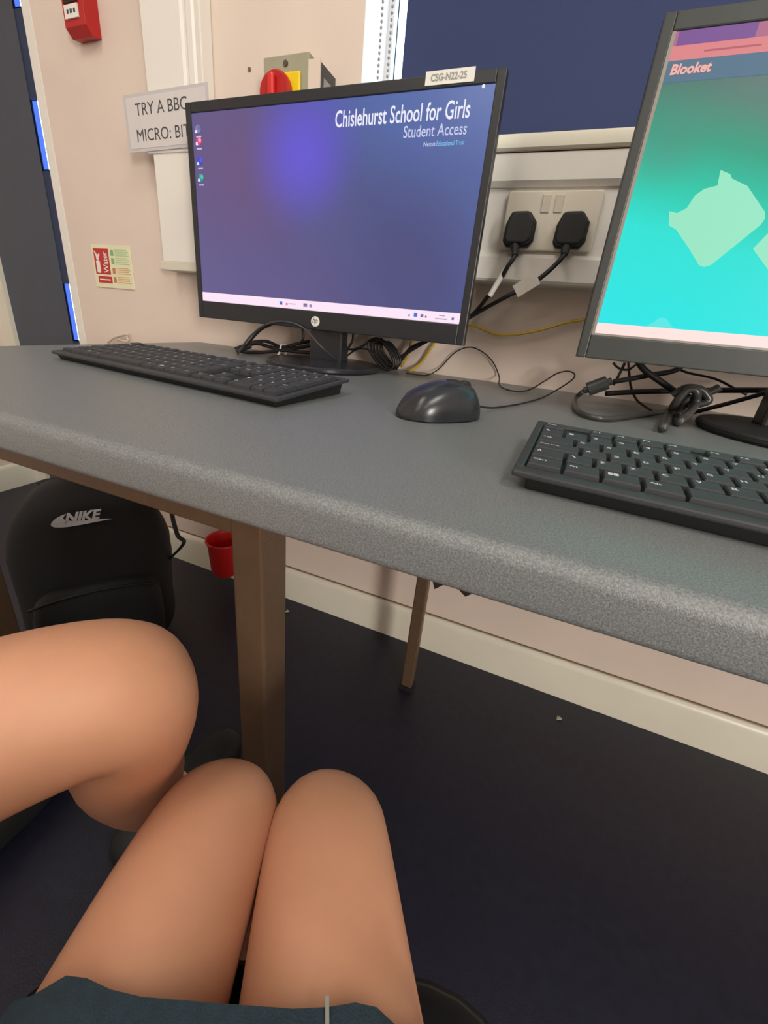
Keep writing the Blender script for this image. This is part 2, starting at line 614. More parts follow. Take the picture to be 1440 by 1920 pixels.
# dado trunking along the wall
t = thing('cable_trunking', 'white three-compartment cable trunking along the wall below the window, holding the sockets', 'trunking', (0.095, 0, 0.899))
L = 3.29
MB().box(0, L, -0.044, -0.0005, 0.0, 0.19).build('trunking_base', 'upvc_shade', t)
MB().prism([(-0.044, 0.0), (-0.055, 0.002), (-0.058, 0.006), (-0.058, 0.040), (-0.054, 0.046), (-0.044, 0.046)], 'x', 0, L).build('lower_lid', 'upvc', t)
MB().prism([(-0.044, 0.144), (-0.052, 0.144), (-0.058, 0.152), (-0.058, 0.189), (-0.054, 0.1905), (-0.044, 0.1905)], 'x', 0, L).build('upper_lid', 'upvc', t)
MB().box(0, L, -0.0475, -0.044, 0.046, 0.144).build('middle_lid', 'upvc', t)
s_ = struct(MB().prism([(-0.0005, 1.0905), (-0.060, 1.0905), (-0.063, 1.094), (-0.063, 1.108), (-0.060, 1.113), (-0.0005, 1.113)], 'x', 0.31, 3.38).build('trim_2', 'gloss_white', smooth='auto'))
MB().box(0.31, 3.38, -0.0600, -0.001, 1.0892, 1.0905).build('dark_joint_line', 'joint', s_)  # brown strip draws the shadow line at the joint under the sill

# twin socket
so = thing('wall_socket', 'white twin wall socket with two rocker switches on the trunking', 'socket', (0.747, -0.0476, 0.950))
MB().prism(rounded_rect(0, 0.146, 0, 0.087, 0.004, 3), 'y', -0.010, 0.0).build('faceplate', 'socket', so, bevel=0.0025, seg=3)
for x in (0.056, 0.076):
    MB().add([(x, -0.010, 0.055), (x + 0.013, -0.010, 0.055), (x + 0.013, -0.010, 0.080), (x, -0.010, 0.080),
              (x + 0.001, -0.0115, 0.056), (x + 0.012, -0.0115, 0.056), (x + 0.012, -0.0145, 0.079), (x + 0.001, -0.0145, 0.079)],
             [(4, 5, 6, 7), (0, 1, 5, 4), (1, 2, 6, 5), (2, 3, 7, 6), (3, 0, 4, 7)]).build('rocker_switch', 'socket', so)
for x in (0.032, 0.114):
    pass
for x in (0.012, 0.134):
    MB().lathe([(0.0035, -0.0112), (0.0035, -0.009)], 14, (x, 0, 0.043), 'y').build('screw_cover', 'socket', so)

PTS = {
    'mouse': [(0.7781, -0.2896, 0.7225), (0.812, -0.2849, 0.7225), (0.8491, -0.2307, 0.7225), (0.8786, -0.1186, 0.7225), (0.9121, -0.06, 0.7447), (0.9177, -0.06, 0.7576), (0.9059, -0.06, 0.7626), (0.8886, -0.06, 0.7567), (0.8712, -0.06, 0.741), (0.8463, -0.0896, 0.7235), (0.8213, -0.1274, 0.7235), (0.795, -0.0766, 0.7235), (0.7852, -0.012, 0.7332), (0.7685, -0.01, 0.7582), (0.7439, -0.01, 0.7761), (0.7159, -0.01, 0.7824), (0.6875, -0.01, 0.7678), (0.6619, -0.01, 0.7346), (0.6502, -0.0551, 0.7225), (0.631, -0.0782, 0.7225), (0.6106, -0.0781, 0.7225)],
    'p1': [(0.7819, -0.09, 0.9506), (0.7789, -0.09, 0.9364), (0.7709, -0.09, 0.9202), (0.7595, -0.08, 0.8962), (0.7455, -0.08, 0.8732), (0.7185, -0.05, 0.8424), (0.686, -0.05, 0.8158), (0.6262, -0.05, 0.7801), (0.5843, -0.05, 0.7472), (0.5774, -0.05, 0.7247)],
    'p1s': [(0.7688, -0.083, 0.9186), (0.7486, -0.083, 0.874)],
    'p2': [(0.8595, -0.09, 0.9541), (0.8549, -0.09, 0.9404), (0.8442, -0.09, 0.9247), (0.8277, -0.09, 0.9068), (0.8057, -0.085, 0.8899), (0.7779, -0.085, 0.8749), (0.7197, -0.055, 0.8404), (0.6778, -0.055, 0.8082), (0.6378, -0.055, 0.7865), (0.6013, -0.045, 0.767), (0.5757, -0.045, 0.7242)],
    'p2s': [(0.8242, -0.088, 0.9036), (0.7929, -0.088, 0.8806)],
    'yel': [(0.9403, -0.012, 0.8595), (0.9105, -0.012, 0.85), (0.8826, -0.012, 0.8431), (0.8487, -0.012, 0.829), (0.8079, -0.012, 0.8166), (0.7637, -0.012, 0.8115), (0.7154, -0.012, 0.824), (0.6666, -0.012, 0.8177), (0.6391, -0.012, 0.7754), (0.6205, -0.012, 0.7407), (0.6066, -0.03, 0.7247), (0.6015, -0.0289, 0.724)],
    'yel2': [(0.6143, -0.03, 0.825), (0.6007, -0.03, 0.7981), (0.5944, -0.03, 0.755), (0.5821, -0.03, 0.7283)],
    'arc': [(0.2701, -0.173, 0.7258), (0.2873, -0.173, 0.7477), (0.3065, -0.173, 0.7671), (0.3327, -0.173, 0.7856), (0.3678, -0.173, 0.7975), (0.4041, -0.173, 0.7976), (0.4338, -0.173, 0.7869), (0.4789, -0.2, 0.7651), (0.494, -0.1631, 0.7385)],
    'arc2': [(0.2347, -0.12, 0.7243), (0.2616, -0.12, 0.7518), (0.2831, -0.12, 0.7714), (0.3039, -0.12, 0.784), (0.3369, -0.1, 0.8), (0.3725, -0.1, 0.7967), (0.3806, -0.1, 0.7805), (0.3785, -0.1, 0.7611), (0.3508, -0.1, 0.7473)],
    'b1': [(0.2149, -0.09, 0.7305), (0.2524, -0.09, 0.7437), (0.2884, -0.09, 0.7405), (0.3236, -0.09, 0.7386), (0.3646, -0.09, 0.7463), (0.4039, -0.09, 0.757)],
    'b2': [(0.2242, -0.1, 0.7224), (0.2741, -0.1, 0.7267), (0.3304, -0.1, 0.7374), (0.371, -0.1, 0.7385), (0.4104, -0.1, 0.7406)],
    'b3': [(0.2298, -0.08, 0.7435), (0.2741, -0.08, 0.7503), (0.314, -0.08, 0.7418), (0.3513, -0.08, 0.7525), (0.3847, -0.08, 0.7614)],
    'plugL': [(0.2294, -0.13, 0.7149), (0.2388, -0.13, 0.7285), (0.2492, -0.13, 0.7374)],
    'tie': [(0.3236, -0.09, 0.7386)],
    'coilR': [(0.5251, -0.05, 0.7751), (0.5473, -0.05, 0.7816), (0.5776, -0.05, 0.754), (0.584, -0.05, 0.7299), (0.5629, -0.05, 0.7251), (0.5307, -0.05, 0.7542)],
    's1': [(0.4879, -0.09, 0.8128), (0.4929, -0.09, 0.7776), (0.4823, -0.09, 0.7556), (0.4808, -0.09, 0.7416)],
    's2': [(0.4624, -0.08, 0.7564), (0.4934, -0.08, 0.7565), (0.5223, -0.08, 0.7721)],
    's3': [(0.4712, -0.07, 0.7396), (0.4973, -0.07, 0.7577), (0.5313, -0.07, 0.7581)],
    'm_ferr': [(0.9333, -0.12, 0.7388), (0.9696, -0.12, 0.7602)],
    'm_a': [(0.9315, -0.125, 0.7382), (0.9236, -0.1235, 0.7245), (0.9191, -0.2234, 0.7245), (0.9295, -0.2759, 0.7245), (0.9553, -0.2757, 0.7245), (1.0055, -0.1999, 0.7245), (1.066, -0.0928, 0.7245), (1.0576, -0.16, 0.7468)],
    'm_a2': [(0.9715, -0.12, 0.7588), (1.0157, -0.12, 0.7747), (1.0535, -0.12, 0.7907), (1.0582, -0.12, 0.8296)],
    'm_b': [(0.9679, -0.1, 0.7369), (1.009, -0.1, 0.7455), (1.0588, -0.1, 0.7545), (1.1192, -0.1, 0.764), (1.1756, -0.1, 0.7721), (1.2059, -0.1, 0.7749)],
    'm_c': [(0.9848, -0.14, 0.8071), (1.0017, -0.14, 0.7857), (1.0313, -0.14, 0.7689), (1.066, -0.14, 0.7508)],
    'm_d': [(0.9866, -0.09, 0.7972), (0.995, -0.09, 0.7728), (1.0047, -0.09, 0.7498), (1.0195, -0.09, 0.7309), (1.0362, -0.1204, 0.7225)],
    'm_e': [(1.0602, -0.08, 0.7887), (1.0764, -0.08, 0.7833), (1.1133, -0.08, 0.779), (1.141, -0.08, 0.7689), (1.1607, -0.08, 0.761)],
    'm_f': [(1.0889, -0.1056, 0.7235), (1.1255, -0.12, 0.7467), (1.1686, -0.12, 0.7704), (1.1897, -0.12, 0.7795)],
    'm_g': [(0.9649, -0.11, 0.7874), (0.9746, -0.11, 0.7802), (0.9886, -0.11, 0.7794), (0.9984, -0.11, 0.7897)],
    'm_h': [(0.9812, -0.11, 0.7893), (0.978, -0.11, 0.768), (0.9743, -0.11, 0.753)],
    'k1': [(1.0126, -0.2981, 0.7265), (1.0435, -0.185, 0.7282), (1.0476, -0.185, 0.7489), (1.0552, -0.185, 0.7657), (1.0657, -0.185, 0.7643), (1.0696, -0.185, 0.7463), (1.0463, -0.2302, 0.7265), (1.0568, -0.175, 0.7271), (1.0596, -0.175, 0.7454), (1.0637, -0.175, 0.759)],
    'k2': [(1.0962, -0.165, 0.7729), (1.0826, -0.165, 0.7605), (1.0688, -0.165, 0.7492), (1.0541, -0.165, 0.7392)],
    'k3': [(1.0422, -0.178, 0.7547), (1.0534, -0.178, 0.7669), (1.0703, -0.178, 0.7678), (1.0808, -0.178, 0.7604), (1.085, -0.178, 0.7536), (1.0755, -0.178, 0.7476), (1.0642, -0.178, 0.7428)],
    'cream': [(-0.3408, -0.01, 0.6846), (-0.3177, -0.01, 0.6989), (-0.2851, -0.01, 0.7094), (-0.252, -0.01, 0.7155)],
    'cream2': [(-0.2964, -0.01, 0.6966), (-0.2578, -0.01, 0.696), (-0.263, -0.01, 0.713)],
    'strap': [(0.1062, -0.28, 0.3733), (0.1524, -0.28, 0.3788), (0.1611, -0.28, 0.3471), (0.17, -0.28, 0.3149), (0.1866, -0.28, 0.3058), (0.1727, -0.28, 0.2829), (0.1342, -0.28, 0.241)],
    'scrap': [(0.3213, -0.0415, 0.0), (1.0659, -0.0539, 0.0)],
    'ph1': [(0.779, -0.095, 0.9777)],
    'ph2': [(0.8589, -0.095, 0.9808)],
}


def plug(x, lab, pts, sleeve):
    p = thing('power_plug', lab, 'plug', (x, -0.0585, 0.977))
    poly = [(-0.017, 0.026), (0.013, 0.027), (0.0245, 0.013), (0.0245, -0.014), (0.017, -0.0235), (-0.018, -0.0235), (-0.0245, -0.016), (-0.0235, 0.008)]
    MB().prism(poly, 'y', -0.014, 0.0).build('plug_rim', 'black_matt', p, bevel=0.002)
    sm = [(a * 0.9, b * 0.93) for a, b in poly]
    MB().prism(sm, 'y', -0.030, -0.014).build('plug_body', 'black_matt', p, bevel=0.004, seg=3)
    st = Vector((x - 0.002, -0.078, 0.956))
    g = MB()
    g.tube([st, st + (Vector(pts[1]) - st) * 0.55, pts[1]], [0.0085, 0.0052], 10, 3)
    g.build('strain_relief', 'black_matt', p, smooth='auto', world=True)
    MB().tube([st] + pts[1:], 0.0037, 10).build('power_cable', 'cable', p, smooth=True, world=True)
    return p


p1 = plug(0.777, 'black power plug in the left half of the twin wall socket', PTS['p1'], None)
MB().tube(PTS['p1s'], 0.0048, 10, 1).build('cable_label', 'white', p1, smooth='auto', world=True)
p2 = plug(0.857, 'black power plug in the right half of the socket, a clear tag on its cable', PTS['p2'], None)
a, b = Vector(PTS['p2s'][0]), Vector(PTS['p2s'][1])
dv = (b - a).normalized(); nv_ = Vector((0, -1, 0)); pv = dv.cross(nv_).normalized()
tg = MB()
o0 = a + nv_ * 0.004
for q in (0.0, 0.0016):
    pass
def slab(P, U, V, n, th):
    P, U, V, n = Vector(P), Vector(U), Vector(V), Vector(n).normalized() * th
    vs = [P, P + U, P + U + V, P + V]
    return MB().add(vs + [v + n for v in vs], [(0, 1, 2, 3), (4, 5, 6, 7), (0, 1, 5, 4), (1, 2, 6, 5), (2, 3, 7, 6), (3, 0, 4, 7)])
slab(a + pv * -0.008 + nv_ * 0.002, (b - a), pv * 0.021, nv_, 0.004).build('clear_tag', 'tag', p2, world=True)

# paper notice
n = thing('paper_notice', 'laminated white paper notice about trying a micro computer, stuck over the trunking', 'notice', (0, 0, 0))
n.location = (-0.113, -0.0545, 1.121)
cr = math.radians(-1.2)
MB().box(0, 0.236, -0.0012, 0, 0.0, 0.103).build('laminate_border', 'laminate_edge', n)
MB().box(0.007, 0.229, -0.0018, -0.0012, 0.006, 0.097).build('card', 'laminate', n)
label_text('lettering', 'TRY A BBC', (0.033, -0.0021, 0.064), 0.147, 0.022, 'print_dark', n, bold=0.0, world=False)
label_text('lettering', 'MICRO: BIT', (0.030, -0.0021, 0.018), 0.152, 0.022, 'print_dark', n, bold=0.0, world=False)
n.rotation_euler = (0, cr, 0)

# fire extinguisher sign
s = thing('fire_sign', 'small pale yellow fire extinguisher instruction sign on the wall at the left', 'sign', (-0.364, 0, 0.834))
MB().box(0, 0.149, -0.003, -0.0003, 0, 0.106).build('sign_board', 'sign_glow', s, bevel=0.001)
def fl(name, x0, x1, z0, z1, m, yy=-0.0034):
    return MB().box(x0, x1, yy, -0.003, z0, z1).build(name, m, s)
fl('red_panel', 0.008, 0.066, 0.034, 0.098, 'sign_red')
fl('red_strip', 0.014, 0.068, 0.012, 0.029, 'sign_red')
pic = MB()
poly_xz(pic, rounded_rect(0.014, 0.029, 0.037, 0.068, 0.004), -0.0037)
poly_xz(pic, [(0.017, 0.069), (0.027, 0.069), (0.026, 0.076), (0.032, 0.082), (0.030, 0.086), (0.022, 0.081), (0.014, 0.092), (0.010, 0.091), (0.016, 0.078)], -0.0037)
pic.build('pictogram', 'print_white', s)
label_text('lettering', 'Water', (0.060, -0.0037, 0.038), 0.052, 0.019, 'print_white', s, 0.01, 0, U=(0, 0, 1), V=(-1, 0, 0), world=False)
fl('text_line', 0.020, 0.062, 0.019, 0.022, 'print_white', -0.0037)
for zc, m1, m2 in ((0.088, 'sign_green', 'sign_green_pale'), (0.068, 'sign_green', 'sign_green_pale'), (0.044, 'sign_brown', 'sign_orange'), (0.022, 'sign_brown', 'sign_orange')):
    fl('symbol', 0.074, 0.085, zc - 0.007, zc + 0.007, m1)
    bars = MB()
    for k in range(4):
        bars.box(0.090, 0.135 + 0.006 * ((k * 7) % 2), -0.0034, -0.003, zc + 0.006 - k * 0.0045, zc + 0.0085 - k * 0.0045)
    bars.build('text_lines', m2, s)

# fire alarm call point
c = thing('fire_call_point', 'red fire alarm call point high on the wall at the top left', 'call point', (-0.259, 0, 1.350))
MB().prism([(-0.002, 0.004), (-0.022, 0.0), (-0.036, 0.014), (-0.037, 0.074), (-0.0005, 0.078), (-0.0005, 0.004)], 'x', -0.033, 0.033).build('housing', 'red', c, bevel=0.004, seg=3)
MB().box(-0.025, 0.017, -0.0392, -0.0365, 0.026, 0.049).build('instruction_label', 'print_white', c)
MB().box(-0.017, -0.011, -0.0395, -0.0392, 0.034, 0.041).box(-0.007, 0.000, -0.0395, -0.0392, 0.034, 0.041).box(0.004, 0.010, -0.0395, -0.0392, 0.034, 0.041).build('label_marks', 'print_dark', c)
MB().box(-0.025, 0.018, -0.0392, -0.0365, 0.052, 0.066).build('window_strip', 'black_matt', c)

# isolator switch
i_ = thing('isolator_switch', 'grey rotary isolator box with red knob on a yellow plate, above the left screen', 'switch', (0.259, 0, 1.13))
MB().box(0, 0.098, -0.060, -0.0005, 0, 0.121).build('housing', 'grey_box', i_, bevel=0.002)
MB().lathe([(0.0045, -0.063), (0.0045, -0.060)], 16, (0.050, 0, 0.108), 'y').build('screw', 'metal', i_)
MB().box(0.040, 0.083, -0.066, -0.060, 0.030, 0.094).build('yellow_plate', 'yellow_plate', i_, bevel=0.004, seg=3)
kn = MB().lathe([(0.033, -0.068), (0.033, -0.076), (0.030, -0.080)], 32, (0.036, 0, 0.062), 'y').build('knob', 'red', i_, smooth='auto')
MB().box(0.028, 0.042, -0.090, -0.080, 0.034, 0.086).build('knob_grip', 'red_bright', kn, bevel=0.004, seg=3)
label_text('lettering', 'O', (0.066, -0.0663, 0.05), 0.008, 0.010, 'print_dark', i_, 0.01, world=False)
q = thing('switch_box', 'slim dark-sided switch box beside the grey isolator box', 'switch', (0.352, 0, 1.13))
MB().box(0.0, 0.028, -0.056, -0.0005, 0, 0.106).build('housing', 'bezel_grey', q)
MB().box(0.0, 0.028, -0.0595, -0.056, 0, 0.110).build('cover', 'wall', q)
MB().box(0.028, 0.0285, -0.045, -0.018, 0.07, 0.088).build('label', 'print_grey', q)

# cream cable clipped to the wall at the far end of the desk
cb = MB().tube(PTS['cream'], 0.0035, 8).tube(PTS['cream2'], 0.0025, 8).build('cream_cable', 'cream_cable', smooth=True)
tag(cb, 'short cream cable loop poking up beyond the far left end of the desk', 'cable')

# ================================================================ desk
dk = thing('computer_desk', 'long grey laminate computer desk on brown steel legs along the wall', 'desk', (0, 0, 0))
def arc(cx, cz, r, a0, a1, n):
    return [(cx + r * math.cos(math.radians(a0 + (a1 - a0) * k / n)), cz + r * math.sin(math.radians(a0 + (a1 - a0) * k / n))) for k in range(n + 1)]
prof = [(-0.001, 0.720)] + arc(-0.681, 0.710, 0.010, 90, 180, 8) + arc(-0.685, 0.692, 0.006, 180, 270, 4) + [(-0.001, 0.686)]
MB().prism(prof, 'x', 0.0, 3.2).build('worktop', 'desk', dk, smooth='auto', angle=30)
MB().box(-0.002, 0.0, -0.66, -0.001, 0.689, 0.7195).build('edge_strip', 'upvc_shade', dk)
MB().box(0.03, 0.655, -0.604, -0.566, 0.612, 0.686).build('front_rail', 'steel', dk, bevel=0.002)
MB().box(0.03, 3.1, -0.06, -0.03, 0.640, 0.686).build('rear_rail', 'steel', dk, bevel=0.002)
for x0, x1, y0, y1 in ((0.616, 0.653, -0.606, -0.564), (0.04, 0.08, -0.606, -0.564), (0.712, 0.738, -0.165, -0.139), (2.2, 2.24, -0.64, -0.60), (2.2, 2.24, -0.165, -0.135)):
    MB().box(x0, x1, y0, y1, 0.004, 0.686).build('leg', 'steel', dk, bevel=0.003)
    dk.children[-1]
    MB().box(x0 - 0.003, x1 + 0.003, y0 - 0.003, y1 + 0.003, 0.0, 0.012).build('foot_cap', 'black_matt', [c_ for c_ in dk.children][-1])
zg = MB()
zp = [(0.800, 0.689), (0.812, 0.640), (0.819, 0.620), (0.825, 0.626), (0.831, 0.631), (0.836, 0.628), (0.844, 0.622), (0.850, 0.628), (0.854, 0.689)]
zg.prism(zp, 'y', -0.602, -0.596)
zg.build('cable_bracket', 'black_matt', dk)

# red cup / pot hanging near the wall
r = thing('red_pot', 'small red plastic pot low on the wall, partly behind the thick desk leg', 'pot', (0.112, -0.075, 0.0))
r.location = (0.118, -0.08, 0.078)
MB().lathe([(0.030, 0.006), (0.034, 0.0), (0.040, 0.012), (0.046, 0.10), (0.050, 0.112), (0.047, 0.112), (0.043, 0.10), (0.037, 0.016), (0.0305, 0.012)], 32).build('pot_body', 'red_bright', r, smooth='auto')
MB().lathe([(0.0505, 0.106), (0.052, 0.110), (0.0505, 0.114), (0.047, 0.112)], 32, cap=False).build('rim', 'red_bright', r, smooth=True)
MB().box(-0.015, 0.015, 0.040, 0.0795, 0.070, 0.090).build('wall_bracket', 'red', r)

# ================================================================ monitors
def disc_base(mb, cx, cy, z0, R, h):
    mb.lathe([(R * 0.97, z0), (R, z0 + h * 0.35), (R, z0 + h * 0.75), (R * 0.975, z0 + h), (R * 0.5, z0 + h * 1.25)], 56, (cx, cy, 0))


def monitor(label, x0, x1, z0, z1, yf, bl, bt, bb_, br, bm_, trim, basec, baser, inner, neck):
    W = x1 - x0
    cx = basec[0]
    root = thing('computer_monitor', label, 'monitor', (cx, basec[1], 0.7202))
    f = MB()
    y0, y1 = yf, yf + 0.016
    f.box(x0, x0 + bl, y0, y1, z0, z1).box(x1 - br, x1, y0, y1, z0, z1)
    f.box(x0 + bl, x1 - br, y0, y1, z0, z0 + bb_).box(x0 + bl, x1 - br, y0, y1, z1 - bt, z1)
    f.build('bezel', bm_, root, world=True, bevel=0.0015)
    MB().add([(x0, y1, z0), (x1, y1, z0), (x1, y1, z1), (x0, y1, z1),
              (x0 + .004, y1 + .018, z0 + .004), (x1 - .004, y1 + .018, z0 + .004), (x1 - .004, y1 + .018, z1 - .004), (x0 + .004, y1 + .018, z1 - .004),
              (x0 + .05, y1 + .034, z0 + .04), (x1 - .05, y1 + .034, z0 + .04), (x1 - .05, y1 + .034, z1 - .06), (x0 + .05, y1 + .034, z1 - .06)],
             [(3, 2, 1, 0), (0, 1, 5, 4), (1, 2, 6, 5), (2, 3, 7, 6), (3, 0, 4, 7), (4, 5, 9, 8), (5, 6, 10, 9), (6, 7, 11, 10), (7, 4, 8, 11), (8, 9, 10, 11)]
             ).build('rear_shell', 'black_matt', root, world=True)
    if inner:
        g = MB()
        a, b_, c_, d_ = x0 + bl, x1 - br, z0 + bb_, z1 - bt
        yt = yf + 0.0006
        g.box(a, a + inner, yt, yt + 0.004, c_, d_).box(b_ - inner, b_, yt, yt + 0.004, c_, d_)
        g.box(a + inner, b_ - inner, yt, yt + 0.004, c_, c_ + inner * 0.7)
        g.build('inner_trim', 'silver', root, world=True)
    bs = MB()
    disc_base(bs, cx, basec[1], 0.7202, baser, 0.011)
    bs.build('stand_base', 'gloss_black' if not inner else 'black_matt', root, smooth='auto', world=True)
    nb = MB()
    w_ = neck
    ny = basec[1] + 0.012
    nb.add([(cx - w_, ny - .012, .731), (cx + w_, ny - .012, .731), (cx + w_, ny + .02, .731), (cx - w_, ny + .02, .731),
            (cx - w_ * .92, ny - .008, .90), (cx + w_ * .92, ny - .008, .90), (cx + w_ * .92, ny + .016, .90), (cx - w_ * .92, ny + .016, .90)],
           [(0, 1, 2, 3), (4, 5, 6, 7), (0, 1, 5, 4), (1, 2, 6, 5), (2, 3, 7, 6), (3, 0, 4, 7)])
    nb.build('stand_neck', 'gloss_black', root, world=True, bevel=0.004, seg=3)
    return root


# ---- left monitor
m1 = monitor('black computer monitor on round stand, its screen showing a dark purple school desktop', 0.165, 0.7315, 0.790, 1.150, -0.165,
             0.012, 0.016, 0.033, 0.013, 'bezel', None, (0.456, -0.14), 0.112, 0, 0.036)
sx0, sx1, sz0, sz1 = 0.177, 0.7185, 0.823, 1.134
W1, H1 = sx1 - sx0, sz1 - sz0
M['scr1'] = screen_material('wallpaper_with_reflections', dict(kx=0.55, kz=0.35, k0=0.28, c=[(0.0, (96, 98, 156)), (0.35, (92, 84, 136)), (0.62, (84, 78, 130)), (0.85, (72, 82, 136)), (1.0, (76, 100, 164))]),
                            0, 0, [(0.100, 0.235, 0.19, (98, 74, 122), 0.9), (0.235, 0.245, 0.13, (94, 80, 208), 0.95), (0.46, 0.10, 0.22, (66, 68, 116), 0.75)], W1, H1, 1.0)  # blobs paint the reflected reddish and blue glow into the wallpaper
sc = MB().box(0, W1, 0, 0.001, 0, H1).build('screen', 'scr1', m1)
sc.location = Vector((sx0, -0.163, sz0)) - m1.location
YS = -0.0005
def spart(name, x0, x1, z0, z1, m, y=YS, par=None):
    return MB().box(x0, x1, y, 0.0, z0, z1).build(name, m, par or sc)
spart('taskbar', 0, W1, 0, 0.0165, E('taskbar', (244, 222, 240), 1.05))
def stext(name, s, x0, x1, z0, z1, m, par=None, bold=0.0, shear=0.0, y=-0.0009):
    mb = MB(); add_text(mb, s, (x0, y, z0), (1, 0, 0), (0, 0, 1), x1 - x0, z1 - z0, bold, shear)
    return mb.build(name, m, par or sc)
ew = E('screen_white', (232, 232, 246), 1.0)
stext('lettering', 'Chislehurst School for Girls', 0.295, 0.511, 0.2745, 0.2965, ew, bold=0.012)
stext('lettering', 'Student Access', 0.413, 0.510, 0.2555, 0.2705, E('screen_pale', (196, 200, 232)), bold=0.006)
stext('lettering', 'Nexus', 0.447, 0.465, 0.2435, 0.2495, E('screen_pale', (196, 200, 232)), bold=0.01)
stext('lettering', 'Educational Trust', 0.467, 0.509, 0.2435, 0.2495, E('screen_cyan', (120, 190, 232)), bold=0.01)
MB().lathe([(0.0022, -0.0009), (0.0022, 0)], 10, (0.525, 0, 0.309), 'y').build('pointer', ew, sc)
# desktop icons
for zc, c1, c2, tx in ((0.288, (120, 126, 170), (100, 108, 160), 'Recycle'), (0.270, (226, 66, 106), (240, 150, 190), 'Design'), (0.240, (40, 60, 200), (70, 90, 230), 'Internet'), (0.214, (20, 140, 170), (60, 200, 120), 'Browser')):
    ib = MB().lathe([(0.006, -0.0007), (0.006, 0)], 18, (0.014, 0, zc), 'y').build('desktop_icon', E('icon%d' % c1[0], c1), sc)
    MB().lathe([(0.0035, -0.0010), (0.0035, -0.0006)], 14, (0.0165, 0, zc + 0.001), 'y').build('icon_mark', E('icon%d' % c2[0], c2), ib)
    spart('shortcut_arrow', 0.0075, 0.0115, zc - 0.006, zc - 0.002, ew, -0.0012, ib)
    spart('icon_name', 0.009, 0.020, zc - 0.0125, zc - 0.0108, E('screen_pale', (196, 200, 232)), -0.0009, ib)
# taskbar icons
for x, wv, c_ in ((0.190, .006, (40, 110, 220)), (0.204, .004, (226, 120, 140)), (0.243, .008, (120, 110, 160)), (0.256, .005, (150, 130, 170)), (0.452, .003, (130, 130, 160)), (0.462, .006, (40, 120, 220)), (0.474, .005, (110, 110, 140)), (0.482, .003, (110, 110, 140)), (0.528, .004, (120, 120, 150))):
    spart('taskbar_icon', x, x + wv, 0.0055, 0.0055 + min(wv, .006), E('tb%d' % c_[0], c_), -0.0009)
spart('taskbar_text', 0.210, 0.226, 0.0078, 0.0092, E('tbgrey', (170, 160, 190)), -0.0009)
spart('taskbar_text', 0.506, 0.516, 0.0100, 0.0116, E('tbgrey', (130, 120, 150)), -0.0009)
spart('taskbar_text', 0.500, 0.520, 0.0048, 0.0064, E('tbgrey', (130, 120, 150)), -0.0009)
# maker's roundel and letters
lg = MB().lathe([(0.0085, -0.0012), (0.0092, -0.0006), (0.0092, 0)], 28, (0, 0, 0), 'y').build('logo_badge', 'white', m1)
lg.location = Vector((0.4475, -0.165, 0.8045)) - m1.location
mb = MB(); add_text(mb, 'hp', (-0.0058, -0.0015, -0.0058), (1, 0, 0), (0, 0, 1), 0.0116, 0.0125, 0.0, 0.35)
mb.build('lettering', 'bezel', lg)
lb = MB().box(0.617, 0.688, -0.1662, -0.165, 1.1375, 1.1535).build('asset_label', 'white', m1, world=True)
mb = MB(); add_text(mb, 'CSG-N22-25', (0.625, -0.1665, 1.1415), (1, 0, 0), (0, 0, 1), 0.052, 0.0085, 0.03)
o_ = mb.build('lettering', 'print_grey', lb)
for v in o_.data.vertices: v.co -= m1.location

# ---- right monitor
m2 = monitor('dark grey computer monitor at the right edge of the photo, its screen bright turquoise', 0.900, 1.458, 0.796, 1.138, -0.255,
             0.011, 0.016, 0.029, 0.013, 'bezel_grey', None, (1.178, -0.205), 0.103, 0.0035, 0.036)
sx0, sx1, sz0, sz1 = 0.9145, 1.4415, 0.8275, 1.1215
W2, H2 = sx1 - sx0, sz1 - sz0
M['scr2'] = screen_material('turquoise_page_with_falloff', dict(kx=0.40, kz=1.0, k0=0.0, c=[(0.0, (0, 228, 232)), (0.42, (0, 222, 210)), (0.58, (0, 194, 165)), (0.72, (30, 156, 126)), (0.85, (70, 124, 110)), (1.0, (84, 86, 98))]),
                            0, 0, [(0.02, 0.20, 0.06, (70, 140, 124), 0.5)], W2, H2, 1.0)  # ramp paints viewing-angle and reflection darkening towards the upper right
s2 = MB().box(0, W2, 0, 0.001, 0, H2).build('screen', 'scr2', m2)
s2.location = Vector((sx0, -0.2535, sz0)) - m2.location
spart('taskbar', 0, W2, 0, 0.0125, E('taskbar2', (250, 218, 214), 1.05), YS, s2)
spart('tab_bar', 0, W2, 0.2825, H2, E('tabbar', (168, 96, 130)), YS, s2)
spart('browser_tab', 0.003, 0.070, 0.2825, H2, E('tab', (112, 66, 140)), -0.0008, s2)
spart('address_bar', 0, W2, 0.2705, 0.2825, E('address', (214, 122, 128)), YS, s2)
spart('address_text', 0.030, 0.078, 0.2755, 0.2768, E('addresstext', (170, 84, 100)), -0.0009, s2)
spart('page_header', 0, W2, 0.2525, 0.2705, E('header', (66, 104, 130)), YS, s2)
stext('lettering', 'Blooket', 0.0045, 0.041, 0.2585, 0.2675, E('headertext', (240, 170, 158)), s2, 0.035, 0.1)
pal = bpy.data.materials.new('pale_shape_pixels')
M['pale'] = mat('pale_green_shape', (140, 224, 190), emit=1.0)
def shape(pts, m):
    mb = MB()
    mb.prism([(a - 0.0, b) for a, b in pts], 'y', -0.0007, 0)
    return mb.build('background_shape', m, s2)
